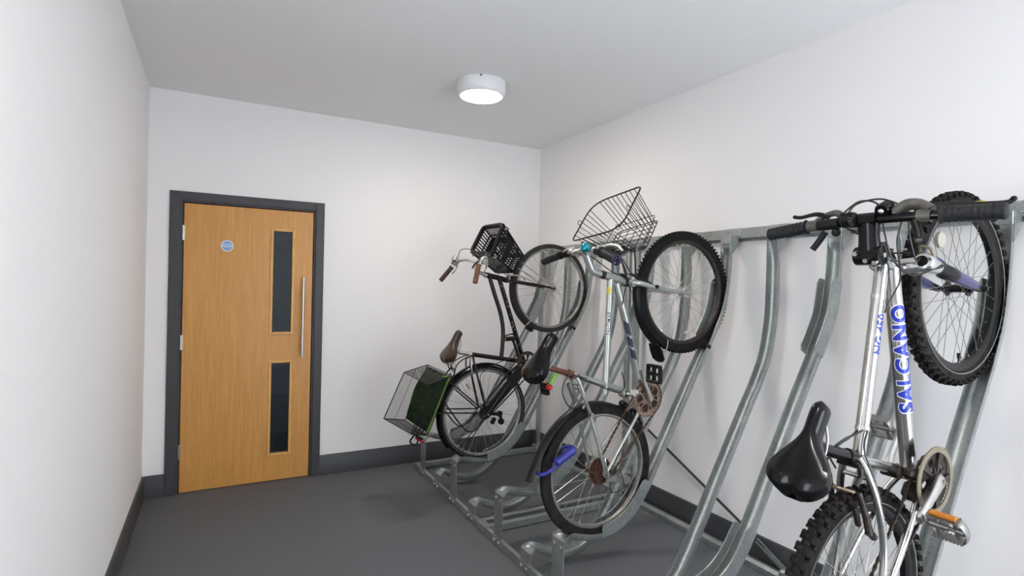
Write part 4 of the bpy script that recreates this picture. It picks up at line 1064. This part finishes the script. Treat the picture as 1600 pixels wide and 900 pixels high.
# wire basket on the handlebar
rimc = [P(1.246,.662,.170), P(.999,.655,.170), P(.940,.668,-.170), P(1.186,.668,-.170)]
basc = [P(1.196,.462,.135), P(1.030,.448,.135), P(.985,.462,-.135), P(1.140,.466,-.135)]
b = MB(); rr = []
for i, kk in enumerate((.10, .30, .12, .34)):
    p_, q_, s_ = rimc[i-1], rimc[i], rimc[(i+1) % 4]; a_, d_ = q_ + (p_-q_)*kk, q_ + (s_-q_)*kk
    rr += [a_*(1-t/7)**2 + q_*2*(t/7)*(1-t/7) + d_*(t/7)**2 for t in range(8)]
b.tube(rr, .0040, 8, True); b.tube(rounded(basc, .10, 4), .0024, 6, True)
wbk = B.add(b, 'wire_basket', M['blackpl'], smooth=50)
b = MB()
def lerp(a, c, t): return a*(1-t) + c*t
for i, n in ((0, 7), (1, 9), (2, 7), (3, 9)):
    j = (i+1) % 4
    for k in range(n):
        t = (k+.5)/n; tt = .10 + .80*t
        b.tube([lerp(rimc[i], rimc[j], tt), lerp(basc[i], basc[j], tt)], .0019, 5)
for k in range(6): t = (k+.5)/6; b.tube([lerp(basc[0], basc[1], t), lerp(basc[3], basc[2], t)], .0019, 5)
for k in range(5): t = (k+.5)/5; b.tube([lerp(basc[0], basc[3], t), lerp(basc[1], basc[2], t)], .0019, 5)
for h in (.16,): b.tube(rounded([lerp(basc[i], rimc[i], h) for i in range(4)], .10, 4), .0019, 5, True)
for p in (lerp(rimc[1], rimc[2], .02), lerp(rimc[2], rimc[3], .45), lerp(rimc[0], rimc[1], .55)):
    b.tube([p + P(.012*math.cos(x), .012 + .012*math.sin(x), 0) for x in [2*PI*k/10 for k in range(10)]], .0018, 5, True)
B.add(b, 'basket_wires', M['blackpl'], wbk, smooth=45)
b = MB(); b.rbox(P(.935,.580,0), (.035,.080,.060), .008); b.tube(pts((.868,.668,-.045),(.940,.600,-.035)), .007, 8); b.tube(pts((.868,.668,.045),(.940,.600,.035)), .007, 8)
for s in (-1, 1): b.tube(catmull(pts((.945,.590,s*.03),(.985,.540,s*.05),(1.01,.462,s*.06)),4), .005, 8)
b.tube(catmull(pts((1.02,.455,.06),(1.000,.430,.055),(.955,.385,.045),(.925,.352,.040)),5), .004, 8); b.tube(catmull(pts((1.02,.455,-.06),(1.000,.430,-.055),(.955,.385,-.045),(.925,.352,-.040)),5), .004, 8)
B.add(b, 'basket_bracket', M['blackpl'], wbk, smooth=35)
B2 = B
# the blue lock looped through the rear wheel
lock = thing('cable_lock', 'blue cable lock looped round the rear tyre of the silver bicycle', 'bike lock')
o0 = P(-.075,.290,0); lock.matrix_world = Matrix.Translation(B2.root.location) @ Matrix.Rotation(-B2.th, 4, 'Y') @ Matrix.Translation(B2.off + o0)
b = MB(); lp = [(.000,.245,.050),(-.050,.262,.050),(-.100,.280,.047),(-.142,.300,.036),(-.158,.316,.010),(-.140,.326,-.022),(-.100,.312,-.046),(-.050,.270,-.046),(.005,.225,-.035),(.030,.215,.010),(.025,.228,.044)]
b.tube(catmull([P(*p) - o0 for p in lp], 6, True), .0085, 10, True); b.build('cable', M['lockblue'], lock, smooth=60)
b = MB(); b.tube([P(.022,.228,.054)-o0, P(.018,.231,.054)-o0, P(-.075,.285,.054)-o0, P(-.080,.288,.054)-o0], [.016,.0215,.0200,.013], 14); b.build('lock_barrel', M['lockblue'], lock, smooth=40)

# ------------------------------------------------------------------ bicycle 3: mountain bike nearest the camera
B = Cycle('bicycle', 'silver mountain bike with blue suspension fork, knobbly tyres and blue lettering', (1.700, .600), (2.270, 1.537), .945, .337)
WB = B.wb
BBx, BBu = .432, -.065
bm3 = M['brightpt']
HT0, HT1 = (.906,.478), (.944,.356)
TT0, TT1 = (.912,.440), (.372,.226); DT0, DT1 = (.928,.392), (BBx,BBu)
fr = B.tubes('frame', bm3, [
    (pts(TT0, TT1), .0185, 18), (pts(DT0, DT1), .0235, 20), (pts((.344,.262),(BBx,BBu)), .0165, 16), (pts(HT0, HT1), .0215, 18), (pts(HT0, (.910,.466)), .0235, 18), (pts((.940,.368), HT1), .0235, 18),
    (pts((BBx,BBu,-.037),(BBx,BBu,.037)), .0225, 18),
    (catmull(pts((.352,.248,.016),(.320,.220,.036),(.250,.150,.056),(.150,.062,.062),(0,0,.068)), 5), .0105, 12), (catmull(pts((.352,.248,-.016),(.320,.220,-.036),(.250,.150,-.056),(.150,.062,-.062),(0,0,-.068)), 5), .0105, 12),
    (catmull(pts((BBx-.01,BBu,.022),(.350,-.060,.046),(.190,-.030,.060),(0,0,.068)), 5), .0105, 12), (catmull(pts((BBx-.01,BBu,-.022),(.350,-.060,-.046),(.190,-.030,-.060),(0,0,-.068)), 5), .0105, 12),
    (pts((.310,.210,-.040),(.310,.210,.040)), .008, 10), (pts((0,0,.060),(0,0,.076)), .020, 12), (pts((0,0,-.060),(0,0,-.076)), .020, 12),
], smooth=45)
ax = (P(*DT0)-P(*DT1)).normalized(); b = MB(); nrm = P(-.10,.80,1.0)
wrap_text(b, text_mesh('SALCANO', .0600, .0052, 1.18, length=.353), P(*DT1), ax, nrm, .0235, .0007, .208)
dl = B.add(b, 'frame_lettering', M['decalw'], fr, smooth=0, label='white outline of the blue lettering')
b = MB(); wrap_text(b, text_mesh('SALCANO', .0600, .0026, 1.18, length=.345), P(*DT1), ax, nrm, .0235, .0013, .212)
B.add(b, 'frame_lettering', M['decal'], fr, smooth=0, label='large blue word along the lower frame tube')
ax = (P(*TT0)-P(*TT1)).normalized(); b = MB(); wrap_text(b, text_mesh('NG 450', .040, .0008, 1.0, length=.122), P(*TT1), ax, P(-.2,-.10,1.0), .0185, .0008, .300)
B.add(b, 'frame_lettering', M['decal'], fr, smooth=0, label='small blue characters on the upper frame tube')
B.each('cable_clip', M['chrome'], [(pts((.806,.3980),(.819,.4032)), .0205, 16), (pts((.436,.2514),(.449,.2565)), .0205, 16)], fr, smooth=40)
# suspension fork
legs = []
b = MB()
for s in (-1, 1):
    q = pts((.9640,.3665,s*.066),(.9655,.3625,s*.066),(.974,.340,s*.066),(.992,.290,s*.066)); b.tube(q, [.0235,.0275,.0300,.0225], 18)
b.tube(catmull(pts((.974,.338,-.066),(.956,.352,-.030),(.952,.354,0),(.956,.352,.030),(.974,.338,.066)),5), .0265, 16); fk = B.add(b, 'fork', bm3, smooth=50)
for s in (-1, 1):
    b = MB(); b.cyl(P(.9640,.3665,s*.066), P(.9625,.3710,s*.066), .0165, seg=20); B.add(b, 'fork_cap', M['blackpl'], fk, smooth=40, label='black cap on top of the fork leg')
    b = MB(); b.tube(pts((.988,.300,s*.066),(1.006,.250,s*.066),(1.008,.244,s*.066),(1.030,.186,s*.066)), [.0195,.0195,.0240,.0228], 16); B.add(b, 'fork_stanchion', M['blackpl'], fk, smooth=45, label='black sliding section of the fork')
b = MB()
for s in (-1, 1): b.tube(pts((1.024,.200,s*.066),(1.050,.130,s*.066),(1.078,.052,s*.065)), [.0215,.0200,.0165], 16)
b.tube(catmull(pts((1.024,.200,-.066),(1.030,.255,-.060),(1.033,.288,-.036),(1.034,.298,0),(1.033,.288,.036),(1.030,.255,.060),(1.024,.200,.066)),5), .0085, 10, flat=(1.5,.7), ref=(1,0,0))
B.add(b, 'fork_lower_leg', M['bluept'], fk, smooth=50, label='blue lower legs and arch of the fork')
b = MB()
for s in (-1, 1): b.tube(pts((1.076,.056,s*.065),(1.094,.006,s*.062),(1.100,-.012,s*.060)), [.0155,.0125,.009], 12)
b.cyl(P(WB,0,-.085), P(WB,0,.085), .0075); b.cyl(P(WB,0,.070),P(WB,0,.080),.011); B.add(b, 'fork_dropout', M['blackpl'], fk, smooth=45)
wr = make_wheel(B, (0,0,0), .337, .050, .2795, 36, 'knobby', M['blackpl'], M['rubber_dusty'], M['chrome'], half=.030)
make_sprockets(B, wr, .022, [.062,.056,.050,.043,.037,.031,.026], M['greasy_shaded'], .0040)
wf = make_wheel(B, (WB,0,0), .337, .048, .2795, 36, 'knobby', M['blackpl'], M['rubber_dusty'], M['dullalloy'], phase=.35, hub_r=.015, flange=.026, hubmat=M['blackpl'])
q = MB(); q.cyl(P(.07,.195,.006), P(.07,.195,-.006), .026, seg=24); B.add(q, 'spoke_reflector', M['clearref'], wf, smooth=30, label='round pale spoke reflector')
a = R(216); q = MB(); q.cyl(P(.268*math.cos(a), .268*math.sin(a)), P(.228*math.cos(a), .228*math.sin(a)), .0045, seg=8); q.cyl(P(.245*math.cos(a), .245*math.sin(a)), P(.226*math.cos(a), .226*math.sin(a)), .0065, seg=8); B.add(q, 'valve', M['blackpl'], wf, smooth=40)
# stem and bar
b = MB(); b.tube(pts((.902,.488),(.898,.500)), .0235, 16)
b.rbox(P(.902,.498,0), (.062,.056,.060), .018, Matrix.Rotation(R(-60),3,'Y')); b.cyl(P(.893,.506,-.037), P(.893,.506,.037), .029, seg=20); b.cyl(P(.915,.500,-.032), P(.915,.500,.032), .026, seg=20)
b.tube(pts((.900,.512),(.938,.543),(.970,.566)), [.030,.0265,.029], 14, flat=(1.1,.8), ref=(0,1,0)); b.cyl(P(.977,.572,-.027), P(.977,.572,.027), .0225, seg=18)
stm = B.add(b, 'stem', M['blackgl'], smooth=40)
b = MB()
for f, u, r in ((.888,.532,-.022),(.872,.518,.006),(.868,.512,.030)): b.cyl(P(f,u,r), P(f-.014,u+.012,r), .0068, seg=10)
b.cyl(P(.893,.506,.037), P(.893,.506,.041), .008, seg=8); B.add(b, 'bolt', M['chrome'], stm, smooth=30)
hb = B.tubes('handlebar', M['blackgl'], [(catmull(pts((.946,.580,-.315),(.965,.578,-.190),(.977,.572,-.060),(.977,.572,.060),(.983,.560,.190),(.992,.540,.315)), 6), .0135, 14)], smooth=50)
make_grip(B, P(.966,.5785,-.186), P(.945,.581,-.318), .0205, M['grip'], hb)
make_grip(B, P(.983,.560,.180), P(.992,.540,.318), .0215, M['grip'], hb)
# right brake lever and shifter, left brake lever and shifter
make_lever(B, (P(.980,.568,.128), P(.982,.563,.160)), [P(1.005,.560,.110), P(1.030,.545,.175), P(1.030,.530,.250), P(1.034,.522,.300), P(1.046,.520,.312)], M['blackpl'], hb, [P(.990,.575,.075), P(1.010,.575,.095), P(1.012,.565,.130), P(.998,.562,.158)], .0090, M['shiftgrey'])
b = MB(); b.tube(catmull(pts((.992,.574,.072),(1.012,.580,.098),(1.014,.574,.128),(.996,.566,.158)),5), .020, 12, flat=(1.0,.75), ref=(0,0,1)); b.tube(catmull(pts((.965,.560,.120),(.935,.548,.132),(.912,.540,.138)),4), .0095, 10); B.add(b, 'shifter', M['shiftgrey'], hb, smooth=45, label='olive grey shifter housing')
b = MB(); b.tube(catmull(pts((.968,.562,.122),(.940,.552,.134),(.918,.545,.140)),4), .011, 10); B.add(b, 'shifter_thumb_lever', M['blackpl'], hb, smooth=45)
make_lever(B, (P(.969,.578,-.150), P(.966,.580,-.182)), [P(.995,.582,-.120), P(1.008,.588,-.165), P(1.003,.586,-.215), P(1.006,.588,-.240)], M['blackpl'], hb, [P(.998,.580,-.085), P(1.010,.582,-.105), P(1.002,.580,-.140), P(.980,.580,-.165)], .0080, M['shiftgrey'])
b = MB(); b.tube(pts((.972,.576,-.085),(.968,.578,-.150)), .0175, 12); b.tube(catmull(pts((.955,.560,-.130),(.925,.548,-.150),(.902,.540,-.166)),4), .0100, 10); b.ball(P(.950,.560,-.095), .014, 10, 6); B.add(b, 'shifter', M['blackpl'], hb, smooth=45)
b = MB(); b.rbox(P(.968,.592,-.045), (.050,.040,.036), .008, Matrix.Rotation(R(20),3,'Y')); b.tube(pts((.975,.574,-.058),(.976,.574,-.034)), .020, 14)
for k in range(3): b.box(P(.955+.010*k,.612,-.045), (.004,.034,.004))
B.add(b, 'light_mount', M['blackpl'], hb, smooth=30)
b = MB(); c = P(1.000,.585,.045); b.tube([c + P(-.016,.014,0), c + P(-.010,.010,0), c + P(.014,-.008,0)], [.018,.022,.022], 18); b.cyl(c, P(.978,.570,.045), .012); bl = B.add(b, 'bell', M['blackgl'], hb, smooth=40)
b = MB(); b.ball(c + P(-.016,.014,0), .009, 12, 6); B.add(b, 'bell_button', M['chrome'], bl, smooth=50)
B.each('cable', M['cable'], [
    (catmull(pts((1.012,.582,.085),(1.030,.600,.030),(1.025,.595,-.040),(.985,.590,-.060)), 8), .0028, 6),
    (catmull(pts((1.000,.580,-.085),(1.030,.600,-.030),(1.010,.595,.030),(.950,.545,.040),(.900,.470,.046),(.905,.380,.060),(.950,.340,.085),(.985,.310,.094),(1.000,.330,.040)), 8), .0028, 6),
    (catmull(pts((.975,.565,.090),(.930,.520,.070),(.890,.440,.056),(.865,.400,.044),(.800,.385,.026),(.770,.380,.022)), 8), .0028, 6),
    (catmull(pts((.972,.572,-.090),(.935,.530,-.010),(.895,.470,.030),(.870,.440,.030)), 8), .0028, 6),
    (catmull(pts((1.000,.565,.100),(.965,.500,.085),(.930,.420,.080),(1.000,.350,.050)), 8), .0026, 6),
    (catmull(pts((.435,.262,.020),(.395,.265,.026),(.365,.250,.030),(.330,.215,.044),(.270,.160,.060)), 6), .0030, 6),
    (catmull(pts((.435,.262,.010),(.400,.300,.010),(.365,.335,.006),(.320,.330,-.020),(.300,.260,-.03)), 6), .0030, 6),
    (catmull(pts((.432,.262,-.004),(.390,.290,-.006),(.350,.320,-.010),(.300,.300,-.040)), 6), .0030, 6)], smooth=50)
# brakes
b = MB()
for s in (-1, 1):
    b.tube(pts((1.028,.190,s*.076),(1.022,.260,s*.064),(1.008,.352,s*.042)), .0085, 8); b.rbox(P(1.024,.235,s*.042), (.014,.014,.050), .004)
b.tube(pts((1.008,.352,-.050),(1.008,.352,.050)), .0030, 6); b.tube(catmull(pts((1.006,.360,-.050),(.998,.385,-.055),(.985,.390,-.060)),4), .005, 8); b.tube(pts((1.008,.352,-.042),(1.040,.318,-.064)), .0060, 8); b.cyl(P(1.046,.312,-.068), P(1.058,.300,-.076), .0075, seg=8); B.add(b, 'rim_brake', M['greasy_shaded'], smooth=40)
b = MB(); b.tube(catmull(pts((1.008,.352,.044),(1.012,.374,.052),(1.004,.376,.080),(.985,.352,.088)),5), .0045, 8); B.add(b, 'brake_noodle', M['tan'], smooth=40)
b = MB()
for s in (-1, 1):
    b.tube(pts((.170,.150,s*.056),(.206,.182,s*.050),(.256,.236,s*.040)), [.0115,.0095,.0075], 10); b.rbox(P(.196,.196,s*.034), (.060,.016,.014), .004, Matrix.Rotation(R(-48),3,'Y')); b.cyl(P(.172,.120,s*.052), P(.172,.152,s*.060), .011)
b.tube(pts((.254,.234,-.048),(.254,.234,.042)), .0030, 6); B.add(b, 'rim_brake', M['greasy_shaded'], smooth=40)
b = MB(); b.tube(catmull(pts((.252,.240,.030),(.244,.272,.010),(.240,.280,-.024),(.262,.296,-.036)),4), .0048, 8); B.add(b, 'brake_noodle', M['bronze'], smooth=40)
# seat
b = MB(); b.rbox(P(1.040,.524,.240), (.010,.034,.012), .003); B.add(b, 'sticker', M['yellow'], hb, smooth=20, label='small yellow sticker by the right brake lever')
B.tubes('seatpost', M['blackgl'], [(pts((.352,.240),(.300,.425)), .0180), (pts((.306,.405),(.300,.432)), .0215), (pts((.300,.430,-.022),(.300,.430,.022)), .013)], smooth=45)
B.tubes('seat_clamp', M['blackpl'], [(pts((.349,.252),(.341,.284)), .0205), (pts((.322,.262,-.030),(.322,.262,.034)), .007, 8), (catmull(pts((.320,.258,.034),(.296,.246,.036),(.268,.252,.034)),4), .007, 8)], smooth=40)
make_saddle(B, (.418,.482), (.132,.468), .172, .0215, M['blackgl'], notch=.05, skirt=.046, dome=.016, kick=.010, ridge=.007, blend=(.30,.76))
# drive
b = MB(); b.plate_y(P(BBx,BBu,.074), [.088,.097,.106], 96, lambda i, j: True, .004); B.add(b, 'bash_guard', M['tan'], smooth=25, label='pale guard ring outside the chainrings')
make_chainring(B, (BBx,BBu), .067, .090, 44, M['greasy_shaded'], 'spider', .003); make_chainring(B, (BBx,BBu), .058, .068, 34, M['greasy_shaded'], 'spider', .003)
b = MB(); b.plate_y(P(BBx,BBu,.073), [.008,.028,.055,.090], 40, lambda i, j: j == 0 or (i % 8) < 2, .005); B.add(b, 'crank_spider', M['greasy_shaded'], smooth=25)
make_crank(B, (BBx,BBu), (.289,.020), .084, .104, M['alloy'], .0155); make_crank(B, (BBx,BBu), (.572,-.100), -.062, -.082, M['alloy'], .0140)
b = MB(); b.cyl(P(BBx,BBu,.094), P(BBx,BBu,.099), .0110, seg=16); B.add(b, 'crank_cap', M['tan'], smooth=40, label='yellowed cap on the crank bolt')
make_pedal(B, (.289,.010), .112, 1, 60, 'cage', M['dullalloy'], refl=1); make_pedal(B, (.572,-.085), -.086, -1, 60, 'cage', M['dullalloy'], refl=False)
make_chain(B, tangent_path((BBx,BBu), .072, (0,0), .045, .050, .036), M['greasy_shaded'], .05)
b = MB(); b.rbox(P(.415,.000,.045), (.085,.040,.036), .010, Matrix.Rotation(R(75),3,'Y')); b.cyl(P(.398,.045,-.020), P(.398,.045,.030), .0215, seg=16); b.rbox(P(.375,-.050,.030), (.060,.050,.040), .012); B.add(b, 'front_derailleur', M['greasy_shaded'], smooth=35)
b = MB(); b.rbox(P(.010,-.045,.075), (.070,.022,.040), .008, Matrix.Rotation(R(70),3,'Y')); b.cyl(P(.035,-.085,.050),P(.035,-.085,.062),.024); b.cyl(P(.060,-.165,.050),P(.060,-.165,.062),.022)
b.rbox(P(.048,-.125,.064), (.105,.003,.026), .001, Matrix.Rotation(R(72),3,'Y')); B.add(b, 'derailleur', M['blackpl'], smooth=35)
for s in (-1, 1): b = MB(); b.cyl(P(0,0,s*.076),P(0,0,s*.092),.011,seg=6); B.add(b, 'axle_nut', M['chrome'], smooth=30)
B3 = B

# ================================================================== LIGHT AND CAMERA
w = bpy.data.worlds.new('daylight'); SC.world = w; w.use_nodes = True
bg = w.node_tree.nodes['Background']; bg.inputs['Color'].default_value = (0.86, 0.93, 1.0, 1); bg.inputs['Strength'].default_value = 11.5

cam = bpy.data.cameras.new('camera'); co = bpy.data.objects.new('camera', cam); COL.objects.link(co)
cam.sensor_width = 36.0; cam.lens = 858.89*36.0/1600.0; cam.clip_start = 0.02
yaw, pitch, roll = R(28.3582), R(-0.164), R(1.2787)
fw = Vector((math.sin(yaw)*math.cos(pitch), math.cos(yaw)*math.cos(pitch), math.sin(pitch)))
rt = Vector((math.cos(yaw), -math.sin(yaw), 0)); up = rt.cross(fw)
r2 = rt*math.cos(roll) + up*math.sin(roll); u2 = up*math.cos(roll) - rt*math.sin(roll)
mw = Matrix((r2, u2, -fw)).transposed().to_4x4(); mw.translation = Vector((0, 0, 1.5097)); co.matrix_world = mw
SC.camera = co

SC.view_settings.view_transform = 'Standard'; SC.view_settings.look = 'None'
SC.view_settings.gamma = 1.0; SC.view_settings.use_curve_mapping = False
SC.view_settings.exposure = -0.16
SC.cycles.max_bounces = 8; SC.cycles.diffuse_bounces = 5; SC.cycles.glossy_bounces = 4; SC.cycles.transparent_max_bounces = 8
SC.cycles.use_denoising = True
